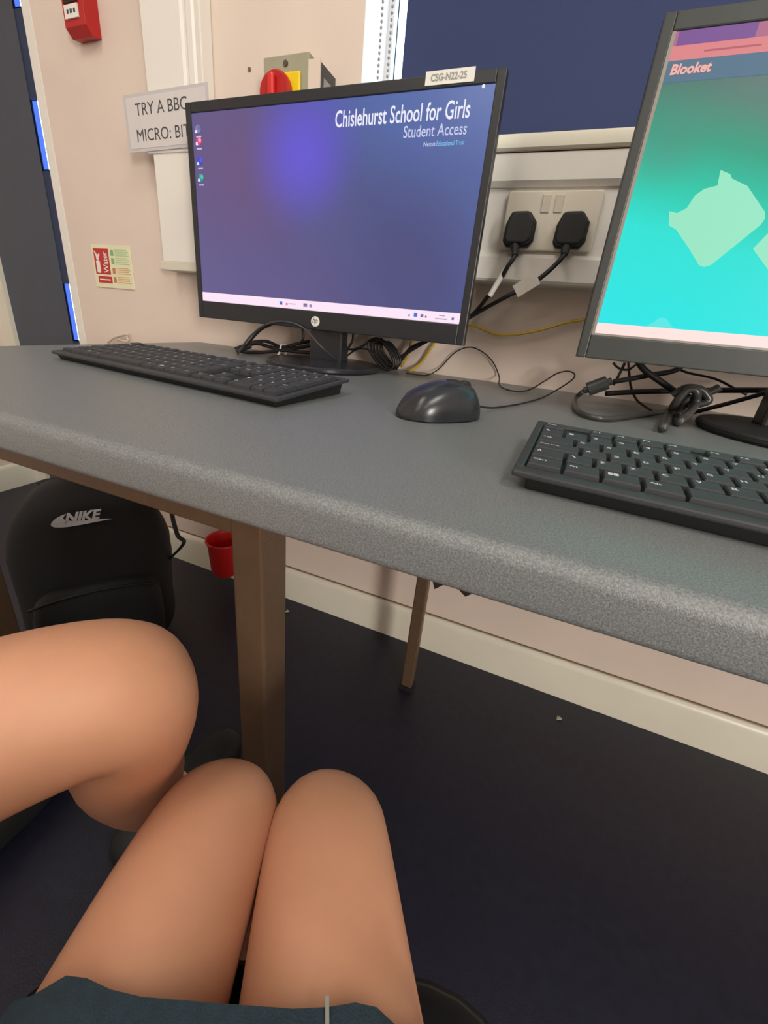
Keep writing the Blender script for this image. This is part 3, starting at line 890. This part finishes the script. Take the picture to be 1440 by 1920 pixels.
SH = [(0.957, 0.963), (0.9605, 0.949), (0.969, 0.945), (0.987, 0.927), (1.003, 0.9095), (1.008, 0.908), (1.014, 0.910), (1.046, 0.950), (1.048, 0.956), (1.046, 0.962), (1.022, 0.986), (1.006, 0.993), (1.003, 0.997), (0.993, 1.001), (0.995, 0.987), (0.984, 0.984), (0.977, 0.978), (0.973, 0.966), (0.965, 0.961)]
shape([(a - sx0, b - sz0) for a, b in SH], M['pale'])
shape([(x + 0.055, z + 0.0125) for x, z in ((0, 0), (0.012, 0.011), (0.0155, 0.0115), (0.019, 0.010), (0.030, 0))], mat('turquoise_shape', (70, 226, 224), emit=1.0))
shape([(0.133, 0.10), (0.175, 0.06), (0.20, 0.11), (0.16, 0.15)], M['pale'])
shape([(0.28, 0.18), (0.33, 0.14), (0.37, 0.19), (0.32, 0.23)], M['pale'])
shape([(0.40, 0.07), (0.45, 0.03), (0.49, 0.08), (0.44, 0.12)], M['pale'])


# ================================================================ keyboards
ROWS = [
    [('Esc', 1), 1, ('F1', 1), ('F2', 1), ('F3', 1), ('F4', 1), .5, ('F5', 1), ('F6', 1), ('F7', 1), ('F8', 1), .5, ('F9', 1), ('F10', 1), ('F11', 1), ('F12', 1), .25, ('Prt', 1), ('Scr', 1), ('Brk', 1), .25, ('-', 1), ('o', 1), ('+', 1), ('=', 1)],
    [('`', 1)] + [(c, 1) for c in '1234567890-='] + [('<-', 2), .25, ('Ins', 1), ('Hm', 1), ('Up', 1), .25, ('Num', 1), ('/', 1), ('*', 1), ('-', 1)],
    [('Tab', 1.5)] + [(c, 1) for c in 'QWERTYUIOP[]'] + [('Enter', 1.5), .25, ('Del', 1), ('End', 1), ('Dn', 1), .25, ('7', 1), ('8', 1), ('9', 1), ('+', 1)],
    [('Caps Lock', 1.75)] + [(c, 1) for c in "ASDFGHJKL;'#"] + [('', 1.25), 3.5, ('4', 1), ('5', 1), ('6', 1), ('', 1)],
    [('^', 1.25), ('\\', 1)] + [(c, 1) for c in 'ZXCVBNM,./'] + [('^', 2.75), 1.25, ('^', 1), 1.25, ('1', 1), ('2', 1), ('3', 1), ('Ent', 1)],
    [('Ctrl', 1.25), ('fn', 1.25), ('::', 1.25), ('Alt', 1.25), ('', 5), ('Gr', 1.25), ('::', 1.25), ('=', 1.25), ('Ctrl', 1.25), .25, ('<', 1), ('v', 1), ('>', 1), .25, ('0', 2), ('.', 1), ('', 1)],
]
_keymesh = {}


def key_mesh(w, dp, h, style):
    k = (round(w, 4), round(dp, 4), style)
    if k not in _keymesh:
        t_ = 0.0022 if style else 0.0012
        b = MB()
        x0, x1, y0, y1 = 0.0006, w - 0.0006, 0.0006, dp - 0.0006
        vs = [(x0, y0, 0), (x1, y0, 0), (x1, y1, 0), (x0, y1, 0),
              (x0 + t_ * .4, y0 + t_ * .5, h * .8), (x1 - t_ * .4, y0 + t_ * .5, h * .8), (x1 - t_ * .4, y1 - t_ * .3, h * .8), (x0 + t_ * .4, y1 - t_ * .3, h * .8),
              (x0 + t_, y0 + t_, h), (x1 - t_, y0 + t_, h), (x1 - t_, y1 - t_ * .7, h), (x0 + t_, y1 - t_ * .7, h)]
        fs = [(0, 3, 2, 1)] + [(i, (i + 1) % 4, (i + 1) % 4 + 4, i + 4) for i in range(4)] + [(i + 4, (i + 1) % 4 + 4, (i + 1) % 4 + 8, i + 8) for i in range(4)] + [(8, 9, 10, 11)]
        me = bpy.data.meshes.new('key')
        me.from_pydata(vs, [], fs)
        me.materials.append(M['key'])
        _keymesh[k] = me
    return _keymesh[k]


def keyboard(label, loc, rz, length, depth, hf, hb, style):
    kb = thing('keyboard', label, 'keyboard', loc, rz, None)
    tilt = math.atan2(hb - hf, depth)
    # lower tray, set back under the upper case
    MB().prism([(0.008, 0.0), (depth - 0.010, 0.0), (depth - 0.004, hb - 0.006), (0.004, hf - 0.005)], 'x', 0.010 if style == 0 else 0.006, length - 0.008).build('underside', 'case_dark', kb, bevel=0.001)
    # upper case: a frame around the key well
    ux, m_ = length, 0.0
    def zt(y): return hf + (hb - hf) * y / depth
    fx, fy0, fy1 = 0.0065, 0.0115, depth - 0.0085
    cs = MB()
    th = 0.005
    def bar(xa, xb, ya, yb):
        vs = []
        for x in (xa, xb):
            for y in (ya, yb):
                vs += [(x, y, zt(y) - th), (x, y, zt(y))]
        cs.add(vs, [(0, 1, 3, 2), (4, 6, 7, 5), (0, 4, 5, 1), (2, 3, 7, 6), (0, 2, 6, 4), (1, 5, 7, 3)])
    bar(0, length, 0, fy0); bar(0, length, fy1, depth); bar(0, fx, fy0, fy1); bar(length - fx, length, fy0, fy1)
    cs.build('case_frame', 'case', kb, bevel=0.0016, seg=2)
    ws = MB()
    vs = []
    for x in (fx, length - fx):
        for y in (fy0, fy1):
            vs += [(x, y, zt(y) - 0.0045), (x, y, zt(y) - 0.0022)]
    ws.add(vs, [(0, 1, 3, 2), (4, 6, 7, 5), (0, 4, 5, 1), (2, 3, 7, 6), (0, 2, 6, 4), (1, 5, 7, 3)])
    ws.build('key_well', 'well', kb)
    U = (length - 2 * fx - 0.001) / 22.75
    P = (fy1 - fy0) / 6.15
    tot = {}
    kh = 0.0062 if style else 0.0052
    legend = MB()
    ex, ey, ez = Vector((1, 0, 0)), Vector((0, math.cos(tilt), math.sin(tilt))), Vector((0, -math.sin(tilt), math.cos(tilt)))
    for r_i, row in enumerate(ROWS):
        y = fy0 + (5 - r_i) * P + (0.15 * P if r_i == 0 else 0)
        x = fx + 0.0005
        dp = P * (0.92 if r_i else 0.8)
        for it in row:
            if not isinstance(it, tuple):
                x += it * U
                continue
            s, u = it
            w_ = u * U * 0.985
            o = bpy.data.objects.new('key', key_mesh(w_, dp, kh, style))
            COL.objects.link(o)
            o.parent = kb
            o.location = (x, y, zt(y) - 0.0024)
            o.rotation_euler = (tilt, 0, 0)
            if s:
                hgt = 0.0042 if len(s) == 1 else 0.0028
                wd = {1: 0.0034, 2: 0.005, 3: 0.007, 4: 0.0085}.get(len(s), 0.014)
                if s == '::': wd, hgt = 0.0062, 0.0042
                O = Vector(o.location) + ex * 0.0035 + ey * (dp * 0.52) + ez * (kh + 0.0002)
                if s == '::':
                    for a_ in (0, 1):
                        for b_ in (0, 1):
                            q0 = O + ex * (a_ * 0.0033) + ey * (b_ * 0.0023)
                            legend.add([q0, q0 + ex * 0.003, q0 + ex * 0.003 + ey * 0.0020, q0 + ey * 0.0020], [(0, 1, 2, 3)])
                else:
                    add_text(legend, s, O, ex, ey, wd, hgt, 0.02)
            x += u * U
    o = legend.build('key_lettering', 'legend', kb)
    # small rear feet
    for x in (0.04, length - 0.06):
        MB().box(x, x + 0.02, depth - 0.03, depth - 0.02, 0.0, 0.004).build('foot', 'case_dark', kb)
    return kb


keyboard('black keyboard in front of the left monitor, seen from its number pad end', (0.169, -0.471, 0.7202), math.radians(-6.2), 0.442, 0.146, 0.012, 0.021, 1)
keyboard('black keyboard at the right edge of the photo, its left end in view', (0.857, -0.606, 0.7202), math.radians(-4.6), 0.440, 0.142, 0.0145, 0.023, 0)

# ================================================================ mouse
ms = thing('computer_mouse', 'glossy dark grey computer mouse on the desk between the keyboards', 'mouse', (0.762, -0.418, 0.7202), math.radians(47))
mb = MB()
L_, n_, k_ = 0.108, 22, 24
vs, fs = [], []
for i in range(n_ + 1):
    t_ = i / n_
    x = -L_ / 2 + L_ * (0.5 - 0.5 * math.cos(math.pi * t_))
    tt = (x + L_ / 2) / L_
    env = (1 - abs(2 * tt - 1) ** 2.6) ** 0.5 if 0 < tt < 1 else 0
    w_ = 0.0320 * env * (1.0 - 0.10 * tt)
    h_ = (0.041 * math.sin(math.pi * (0.12 + 0.80 * (1 - tt) ** 0.85)) ** 0.75 if 0 < tt < 1 else 0) * min(1, env * 1.25)
    h_ = max(h_, 0.017 * env)
    for k in range(k_ + 1):
        a_ = math.pi * k / k_
        cx_ = math.copysign(abs(math.cos(a_)) ** 0.75, math.cos(a_))
        vs.append((x, w_ * cx_, 0.0015 + h_ * abs(math.sin(a_)) ** 0.8))
for i in range(n_):
    for k in range(k_):
        a_ = i * (k_ + 1) + k
        fs.append((a_, a_ + 1, a_ + k_ + 2, a_ + k_ + 1))
    fs.append((i * (k_ + 1), (i + 1) * (k_ + 1), (i + 1) * (k_ + 1) + k_, i * (k_ + 1) + k_))
mb.add(vs, fs)
mb.build('mouse_shell', 'gloss_black', ms, smooth='auto', angle=60)
b = MB()
b.lathe([(0.97, 0), (1.0, 0.0025), (0.98, 0.004)], 40)
b.v = [(v[0] * 0.0515, v[1] * 0.0300, v[2]) for v in b.v]
b.build('mouse_base', 'black_matt', ms, smooth='auto')
def top(x):
    tt = (x + L_ / 2) / L_
    env = (1 - abs(2 * tt - 1) ** 2.6) ** 0.5
    return max(0.041 * math.sin(math.pi * (0.12 + 0.80 * (1 - tt) ** 0.85)) ** 0.75 * min(1, env * 1.25), 0.017 * env) + 0.0015
sw = MB(); sw.tube([(x, 0, top(x) + 0.0001) for x in [0.048 - 0.004 * q for q in range(12)]], 0.0006, 6, 1)
sw.build('button_split', 'well', ms)
wh = MB().lathe([(0.006, -0.003), (0.0085, -0.002), (0.0085, 0.002), (0.006, 0.003)], 20, (0.030, 0, top(0.030) - 0.005), 'y').build('scroll_wheel', 'black_matt', ms, smooth='auto')
mc = [(0.7985, -0.376, 0.732), (0.812, -0.33, 0.7245), (0.828, -0.285, 0.7225)] + PTS['mouse'][2:]
MB().tube(mc, 0.0013, 8).build('mouse_cable', 'cable', None, smooth=True)
o = COL.objects[-1]
o.parent = ms
o.matrix_parent_inverse = (Matrix.Translation(ms.location) @ Matrix.Rotation(math.radians(47), 4, 'Z')).inverted()

# ================================================================ loose cables
def cable(name, label, cat, parts, group=None):
    t_ = thing(name, label, cat, parts[0][2][0], 0, group)
    for pn, m, pts, r in parts:
        MB().tube(pts, r, 9).build(pn, m, t_, smooth=True, world=True)
    return t_


yc = MB().tube(PTS['yel'], 0.0026, 8).tube(PTS['yel2'], 0.0026, 8).build('network_cable', 'yellow', smooth=True)
tag(yc, 'yellow network cable sagging along the wall between the two monitors', 'cable')
c1 = cable('coiled_cable', 'coiled black cable with a white tie left of the left monitor stand', 'cable',
           [('strand', 'cable', PTS['b1'], 0.0038), ('strand', 'cable', PTS['b2'], 0.0038), ('strand', 'cable', PTS['b3'], 0.0036), ('loop', 'cable', PTS['arc2'], 0.0028)])
MB().tube([(0.3236, -0.112, 0.724), (0.3236, -0.101, 0.733), (0.3236, -0.094, 0.749), (0.3236, -0.074, 0.744), (0.3236, -0.08, 0.725)], 0.0022, 8).build('cable_tie', 'white', c1, smooth=True, world=True)
MB().tube([(0.2294, -0.13, 0.7265), (0.2388, -0.12, 0.733), (0.2492, -0.105, 0.7394)], [0.008, 0.006], 12, 1).build('connector', 'black_matt', c1, smooth='auto', world=True)
c1.location.z = 0.7202
for ch in c1.children:
    ch.location.z += 0.7305 - 0.7202
lc = MB().tube(PTS['arc'], 0.0020, 8).build('thin_cable', 'cable_grey', smooth=True)
tag(lc, 'thin cable arching up in front of the left monitor and down its stand', 'cable')
cr_ = MB()
base = [Vector(p) for p in PTS['coilR']]
for k in range(5):
    ring = [p + Vector((0.004 * k - 0.006, 0.004 * k - 0.02, 0.0015 * math.sin(k * 2))) * 1.0 for p in base]
    ring = [ring[i % 6] + (ring[(i + 3) % 6] - ring[i % 6]) * (0.03 * k) for i in range(7)]
    cr_.tube(ring, 0.0028, 8)
cr_ = cr_.build('coiled_cable', 'cable', smooth=True)
tag(cr_, 'upright coil of black cable right of the left monitor stand', 'cable')
sc_ = MB().tube(PTS['s1'] + [(0.4808, -0.088, 0.7235)], 0.0025, 8).tube(PTS['s2'], 0.0022, 8).tube(PTS['s3'], 0.0018, 8).build('signal_cable', 'cable', smooth=True)
tag(sc_, 'short black cables tangled right behind the left monitor stand', 'cable')

kc = thing('monitor_cable', 'black signal cable with a fat ferrite bead looping onto the desk under the right monitor', 'cable', (0.93, -0.2, 0.7202))
MB().tube(PTS['m_a'], 0.0038, 10).build('cable_loop', 'cable_grey', kc, smooth=True, world=True)
MB().tube(PTS['m_a2'], 0.0040, 10).build('cable_run', 'cable', kc, smooth=True, world=True)
a, b = [Vector(v) for v in PTS['m_ferr']]
dd = b - a
f_ = MB()
for (t0, t1, r_) in ((0.0, 0.16, 0.0055), (0.14, 0.84, 0.0112), (0.82, 1.0, 0.0060)):
    f_.tube([a + dd * t0, a + dd * t1], r_, 16, 1)
f_.build('ferrite_bead', 'bezel_grey', kc, smooth='auto', world=True, bevel=0.001)
kn = thing('knotted_cable', 'dark grey cable tied in a knot below the right monitor', 'cable', (1.05, -0.19, 0.7202))
for i, k in enumerate(('k1', 'k2', 'k3')):
    MB().tube(PTS[k], 0.0055, 10).build('knot_strand', 'cable_grey', kn, smooth=True, world=True)
MB().tube(PTS['m_c'], 0.0046, 10).build('cable_run', 'cable', kn, smooth=True, world=True)
MB().tube(PTS['m_f'], 0.0032, 10).build('cable_run', 'cable', kn, smooth=True, world=True)
MB().tube(PTS['m_b'], 0.0043, 10).build('cable_run', 'cable', kn, smooth=True, world=True)
tc_ = MB().tube(PTS['m_d'], 0.0018, 8).tube(PTS['m_g'], 0.0018, 8).tube(PTS['m_h'], 0.0022, 8).tube(PTS['m_e'], 0.0018, 8).build('thin_cable', 'cable', smooth=True)
tag(tc_, 'thin black cables hanging behind the lower edge of the right monitor', 'cable')

# ================================================================ backpack under the desk
PH = math.atan2(0.79, 0.61)
bg = thing('backpack', 'black backpack with a silver sports logo standing on the floor under the desk', 'bag', (0.020, -0.372, 0.0), PH)
def wp(a, b, d):
    k = 1 - 0.22 * max(0, d) ** 1.6
    return a * k * (1 + 0.04 * math.sin(5 * d + 2 * b)), b * (1 - 0.28 * max(0, d)) + 0.10 * max(0, d), d * (1 + 0.03 * math.sin(4 * a))
mb = MB(); superblob(mb, (0, 0, 0.232), (0.150, 0, 0), (0, 0.088, 0), (0, 0, 0.230), 3.4, 36, 24, wp)
mb.build('bag_body', 'bag', bg, smooth=True)
mb = MB(); superblob(mb, (0.0, -0.075, 0.135), (0.118, 0, 0), (0, 0.040, 0), (0, 0, 0.118), 4.0, 28, 16)
mb.build('front_pocket', 'bag', bg, smooth=True)
mb = MB(); mb.tube([(-0.115, -0.102, 0.225), (-0.06, -0.112, 0.243), (0, -0.114, 0.248), (0.06, -0.112, 0.243), (0.115, -0.102, 0.225)], 0.003, 6)
mb.build('zip', 'black_matt', bg, smooth=True)
mb = MB(); mb.tube([(-0.04, 0.03, 0.45), (-0.03, 0.035, 0.485), (0.03, 0.035, 0.485), (0.04, 0.03, 0.45)], 0.007, 8, flat=0.5)
mb.build('carry_handle', 'bag', bg, smooth=True)
for s_x in (-1, 1):
    mb = MB(); mb.tube([(0.07 * s_x, 0.07, 0.43), (0.09 * s_x, 0.11, 0.36), (0.11 * s_x, 0.12, 0.25), (0.12 * s_x, 0.10, 0.12), (0.12 * s_x, 0.07, 0.05)], 0.018, 10, flat=0.35)
    mb.build('shoulder_strap', 'bag', bg, smooth=True)
# loose strap trailing toward the wall
mb = MB(); mb.tube(PTS['strap'] + [(0.10, -0.27, 0.20)], 0.006, 8, flat=0.5)
st = mb.build('webbing_strap', 'black_matt', None, smooth=True)
st.parent = bg
st.matrix_parent_inverse = (Matrix.Translation(bg.location) @ Matrix.Rotation(PH, 4, 'Z')).inverted()
# emblem: swoosh and letters, laid on the upper front
LG = [(505, 547), (470, 562), (430, 588), (402, 620), (395, 640), (402, 656), (425, 667), (470, 669), (530, 664), (610, 650), (700, 632), (790, 614), (838, 605), (760, 602), (700, 606), (620, 612), (550, 614), (505, 608), (482, 594), (484, 575)]
K_ = 0.098 / 440
def lgmap(px, py):
    # picture axis of the emblem runs from (395,660) to (838,602)
    ax_, ay_ = 0.9914, -0.131
    dx, dy = px - 395, py - 660
    return ((dx * ax_ + dy * ay_) * K_ - 0.062, (-(dx * -ay_ * -1) * 0 + (-(dy * ax_ - dx * ay_))) * K_ * 1.05)
mb = MB()
def bagfront(u, v):
    # point on the upper front panel of the bag
    return (u + 0.010, -0.093 + 0.055 * v, 0.397 + v)
mb.add([bagfront(*lgmap(*p)) for p in LG], [tuple(range(len(LG)))])
tv, tf = text_geo('NIKE', 0.045, 0.35)
x0, x1 = min(v.x for v in tv), max(v.x for v in tv); y0, y1 = min(v.y for v in tv), max(v.y for v in tv)
mb.add([bagfront(-0.040 + (v.x - x0) / (x1 - x0) * 0.062, 0.003 + (v.y - y0) / (y1 - y0) * 0.021) for v in tv], tf)
mb.build('logo', 'bag_print', bg)

# scraps on the floor
for (x, y, z), lb_ in zip(PTS['scrap'], ('tiny pale scrap on the floor just right of the thick desk leg', 'tiny pale scrap on the floor near the baseboard, right of the thin leg')):
    o = MB().add([(0, 0, 0.0003), (0.012, 0.002, 0.004), (0.010, 0.011, 0.001), (0.001, 0.009, 0.005), (0.006, 0.005, 0.007)], [(0, 1, 4), (1, 2, 4), (2, 3, 4), (3, 0, 4), (0, 3, 2, 1)]).build('paper_scrap', 'paper')
    o.location = (x, y - 0.03, 0)
    tag(o, lb_, 'scrap')


# ================================================================ people and chairs
def skin_body(name, verts, edges, m, parent, sub=3):
    me = bpy.data.meshes.new(name)
    off = parent.location
    me.from_pydata([tuple(Vector(v[:3]) - off) for v in verts], edges, [])
    me.materials.append(M[m])
    o = bpy.data.objects.new(name, me)
    COL.objects.link(o)
    o.parent = parent
    sk = o.modifiers.new('skin', 'SKIN')
    sk.use_smooth_shade = True
    for i, v in enumerate(verts):
        d_ = me.skin_vertices[0].data[i]
        rr = v[3]
        d_.radius = (rr, rr) if not isinstance(rr, tuple) else rr
    me.skin_vertices[0].data[0].use_root = True
    s_ = o.modifiers.new('smooth', 'SUBSURF')
    s_.levels = s_.render_levels = sub
    return o


def loft(mb, rings, cap0=True, cap1=True):
    n = len(rings[0])
    vs, fs = [], []
    for r_ in rings: vs += r_
    for j in range(len(rings) - 1):
        for k in range(n):
            fs.append((j * n + k, j * n + (k + 1) % n, (j + 1) * n + (k + 1) % n, (j + 1) * n + k))
    if cap0: fs.append(tuple(range(n)))
    if cap1: fs.append(tuple(range((len(rings) - 1) * n, len(rings) * n)))
    mb.add(vs, fs)


def ring(c, side, up, a, b, n=36, p=2.6):
    out = []
    c, side, up = Vector(c), Vector(side).normalized(), Vector(up).normalized()
    for k in range(n):
        t_ = 2 * math.pi * k / n
        x = math.copysign(abs(math.cos(t_)) ** (2 / p), math.cos(t_))
        y = math.copysign(abs(math.sin(t_)) ** (2 / p), math.sin(t_))
        out.append(c + side * a * x + up * b * y)
    return out


def chair(label, loc, rz):
    c = thing('classroom_chair', label, 'chair', loc, rz)
    H = 0.348
    mb = MB()
    superblob(mb, (0, 0, H - 0.012), (0.200, 0, 0), (0, 0.200, 0), (0, 0, 0.012), 5, 36, 8)
    mb.build('seat', 'chair', c, smooth=True)
    mb = MB()
    rings = []
    for z, y, hw in ((H + 0.10, -0.205, 0.17), (H + 0.18, -0.215, 0.185), (H + 0.28, -0.23, 0.185), (H + 0.36, -0.245, 0.16)):
        rings.append(ring((0, y, z), (1, 0, 0), (0, 1, 0), hw, 0.008, 24, 4))
    loft(mb, rings)
    mb.build('backrest', 'chair', c, smooth='auto')
    for sx in (-1, 1):
        MB().tube([(0.14 * sx, -0.13, H - 0.02), (0.15 * sx, -0.19, H + 0.05), (0.15 * sx, -0.215, H + 0.2)], 0.010, 10).build('back_upright', 'steel', c, smooth=True)
        for sy in (-1, 1):
            lg_ = MB().tube([(0.14 * sx, 0.13 * sy, H - 0.02), (0.17 * sx, 0.18 * sy, 0.01)], 0.011, 10, 1).build('leg', 'steel', c, smooth='auto')
            MB().lathe([(0.014, 0.0), (0.014, 0.02)], 12, (0.17 * sx, 0.18 * sy, 0)).build('rubber_foot', 'black_matt', lg_)
    return c


ang = math.atan2(-0.93, 0.37) + math.pi / 2 + math.pi   # seat's forward (+Y) turned towards the screens
chair('black chair the photographer sits on, its seat corner at the lower edge of the photo', (0.835, -0.935, 0), math.radians(21.5))
chair('black chair of the neighbour, out of frame at the lower left', (0.255, -1.14, 0), math.radians(6))

# the photographer: lap, thighs, lower legs and feet
ph = thing('person', 'person sitting at the lower centre, bare knees together below a dark teal skirt', 'person', (0.86, -1.02, 0))
V = [(0.905, -1.085, 0.470, 0.105),
     (0.975, -1.050, 0.445, 0.085), (0.905, -0.905, 0.424, 0.072), (0.833, -0.788, 0.413, 0.0615), (0.788, -0.708, 0.414, 0.056), (0.768, -0.670, 0.404, 0.053),
     (0.785, -0.700, 0.300, 0.046), (0.820, -0.765, 0.200, 0.044), (0.835, -0.790, 0.085, 0.030), (0.825, -0.765, 0.040, 0.033), (0.790, -0.690, 0.026, 0.024),
     (0.825, -1.105, 0.445, 0.085), (0.770, -0.960, 0.424, 0.072), (0.716, -0.830, 0.413, 0.0605), (0.692, -0.740, 0.414, 0.0555), (0.683, -0.700, 0.404, 0.053),
     (0.692, -0.735, 0.300, 0.046), (0.715, -0.800, 0.200, 0.044), (0.730, -0.830, 0.085, 0.030), (0.722, -0.805, 0.040, 0.033), (0.700, -0.725, 0.026, 0.024),
     (0.925, -1.135, 0.560, 0.115), (0.935, -1.160, 0.680, 0.110)]
Ed = [(0, 1), (1, 2), (2, 3), (3, 4), (4, 5), (5, 6), (6, 7), (7, 8), (8, 9), (9, 10), (0, 11), (11, 12), (12, 13), (13, 14), (14, 15), (15, 16), (16, 17), (17, 18), (18, 19), (19, 20), (0, 21), (21, 22)]
skin_body('body', V, Ed, 'skin', ph)
F = Vector((-0.345, 0.938, 0)).normalized()
S = Vector((F.y, -F.x, 0))
mb = MB()
rings = []
hem = Vector((0.778, -0.811, 0.418))
hip = Vector((0.915, -1.10, 0.450))
for t_, a_, b_ in ((0, 0.119, 0.075), (0.25, 0.142, 0.082), (0.5, 0.158, 0.090), (0.8, 0.175, 0.100), (1.0, 0.165, 0.10)):
    c_ = hem.lerp(hip, t_)
    rg = ring(c_, S, (0, 0, 1), a_, b_, 48, 3.6)
    rg = [p + F * (0.003 * math.sin(k * 0.9) * (1 - t_)) + Vector((0, 0, 0.003 * math.sin(k * 1.7 + 6 * t_))) for k, p in enumerate(rg)]
    if t_ == 0:
        inner = [p.lerp(c_, 0.03) for p in rg]
        rings.append(inner)
    rings.append(rg)
rings.append(ring((0.935, -1.165, 0.55), S, (F.x * -0.3, F.y * -0.3, 1), 0.145, 0.09, 48, 2.4))
loft(mb, rings, cap0=False)
sk_ = mb.build('skirt', 'skirt', ph, smooth='auto', angle=60, world=True)
sm_ = MB().tube([hem + S * 0.055 + Vector((0, 0, 0.0722)) + F * 0.004, hem.lerp(hip, 0.25) + S * 0.06 + Vector((0, 0, 0.079)), hem.lerp(hip, 0.5) + S * 0.065 + Vector((0, 0, 0.088))], 0.0012, 6)
sm_.build('seam', 'print_grey', sk_, world=False)
for v in sk_.children[0].data.vertices: v.co -= ph.location
rings = [ring((0.93, -1.15, 0.50), S, (0, 0, 1), 0.01, 0.01, 24)]
for nm, x_, y_, dx_, dy_ in (('shoe', 0.835, -0.79, -0.045, 0.10), ('shoe', 0.730, -0.83, -0.030, 0.105)):
    mb = MB()
    superblob(mb, (x_ + dx_ * 0.45, y_ + dy_ * 0.45, 0.036), (dx_ * 1.05, dy_ * 1.05, 0), (0.036, 0.014, 0), (0, 0, 0.036), 2.8, 24, 12)
    mb.build(nm, 'black_matt', ph, smooth=True, world=True)

# the neighbour on the left: one knee crossed towards the camera
nb_ = thing('person', 'neighbouring person at the lower left, a bare crossed knee pointing towards the desk leg', 'person', (0.30, -1.10, 0))
V = [(0.29, -1.15, 0.475, 0.105),
     (0.375, -1.125, 0.470, 0.085), (0.475, -0.955, 0.505, 0.072), (0.545, -0.825, 0.540, 0.062), (0.606, -0.752, 0.552, 0.059), (0.630, -0.724, 0.540, 0.056),
     (0.590, -0.722, 0.440, 0.050), (0.550, -0.690, 0.330, 0.048), (0.500, -0.660, 0.200, 0.033), (0.490, -0.640, 0.155, 0.034), (0.500, -0.565, 0.115, 0.024),
     (0.205, -1.14, 0.450, 0.085), (0.215, -0.950, 0.425, 0.073), (0.225, -0.780, 0.415, 0.060), (0.228, -0.735, 0.402, 0.055),
     (0.226, -0.745, 0.290, 0.047), (0.222, -0.765, 0.180, 0.043), (0.220, -0.775, 0.085, 0.031), (0.220, -0.745, 0.042, 0.033), (0.220, -0.660, 0.026, 0.024),
     (0.29, -1.195, 0.560, 0.115), (0.29, -1.215, 0.680, 0.110)]
Ed = [(0, 1), (1, 2), (2, 3), (3, 4), (4, 5), (5, 6), (6, 7), (7, 8), (8, 9), (9, 10), (0, 11), (11, 12), (12, 13), (13, 14), (14, 15), (15, 16), (16, 17), (17, 18), (18, 19), (0, 20), (20, 21)]
skin_body('body', V, Ed, 'skin', nb_)
mb = MB()
rings = []
for t_, a_, b_ in ((0, 0.165, 0.092), (0.3, 0.17, 0.096), (0.7, 0.172, 0.100), (1.0, 0.16, 0.10)):
    c_ = Vector((0.31, -0.975, 0.462)).lerp(Vector((0.29, -1.16, 0.46)), t_)
    rings.append(ring(c_, (1, -0.1, 0.12 * (1 - t_)), (0, 0, 1), a_, b_, 40, 2.6))
rings.append(ring((0.29, -1.215, 0.56), (1, 0, 0), (0, -0.3, 1), 0.14, 0.09, 40, 2.4))
loft(mb, rings, cap0=False)
mb.build('skirt', 'skirt', nb_, smooth='auto', angle=60, world=True)
for x_, y_, z_, dx_, dy_ in ((0.49, -0.645, 0.125, 0.012, 0.10), (0.220, -0.765, 0.036, 0.0, 0.105)):
    mb = MB()
    superblob(mb, (x_ + dx_ * 0.45, y_ + dy_ * 0.45, z_), (dx_ * 1.05, dy_ * 1.05, 0), (0.037, -0.004, 0), (0, 0, 0.036), 2.8, 24, 12)
    mb.build('shoe', 'black_matt', nb_, smooth=True, world=True)
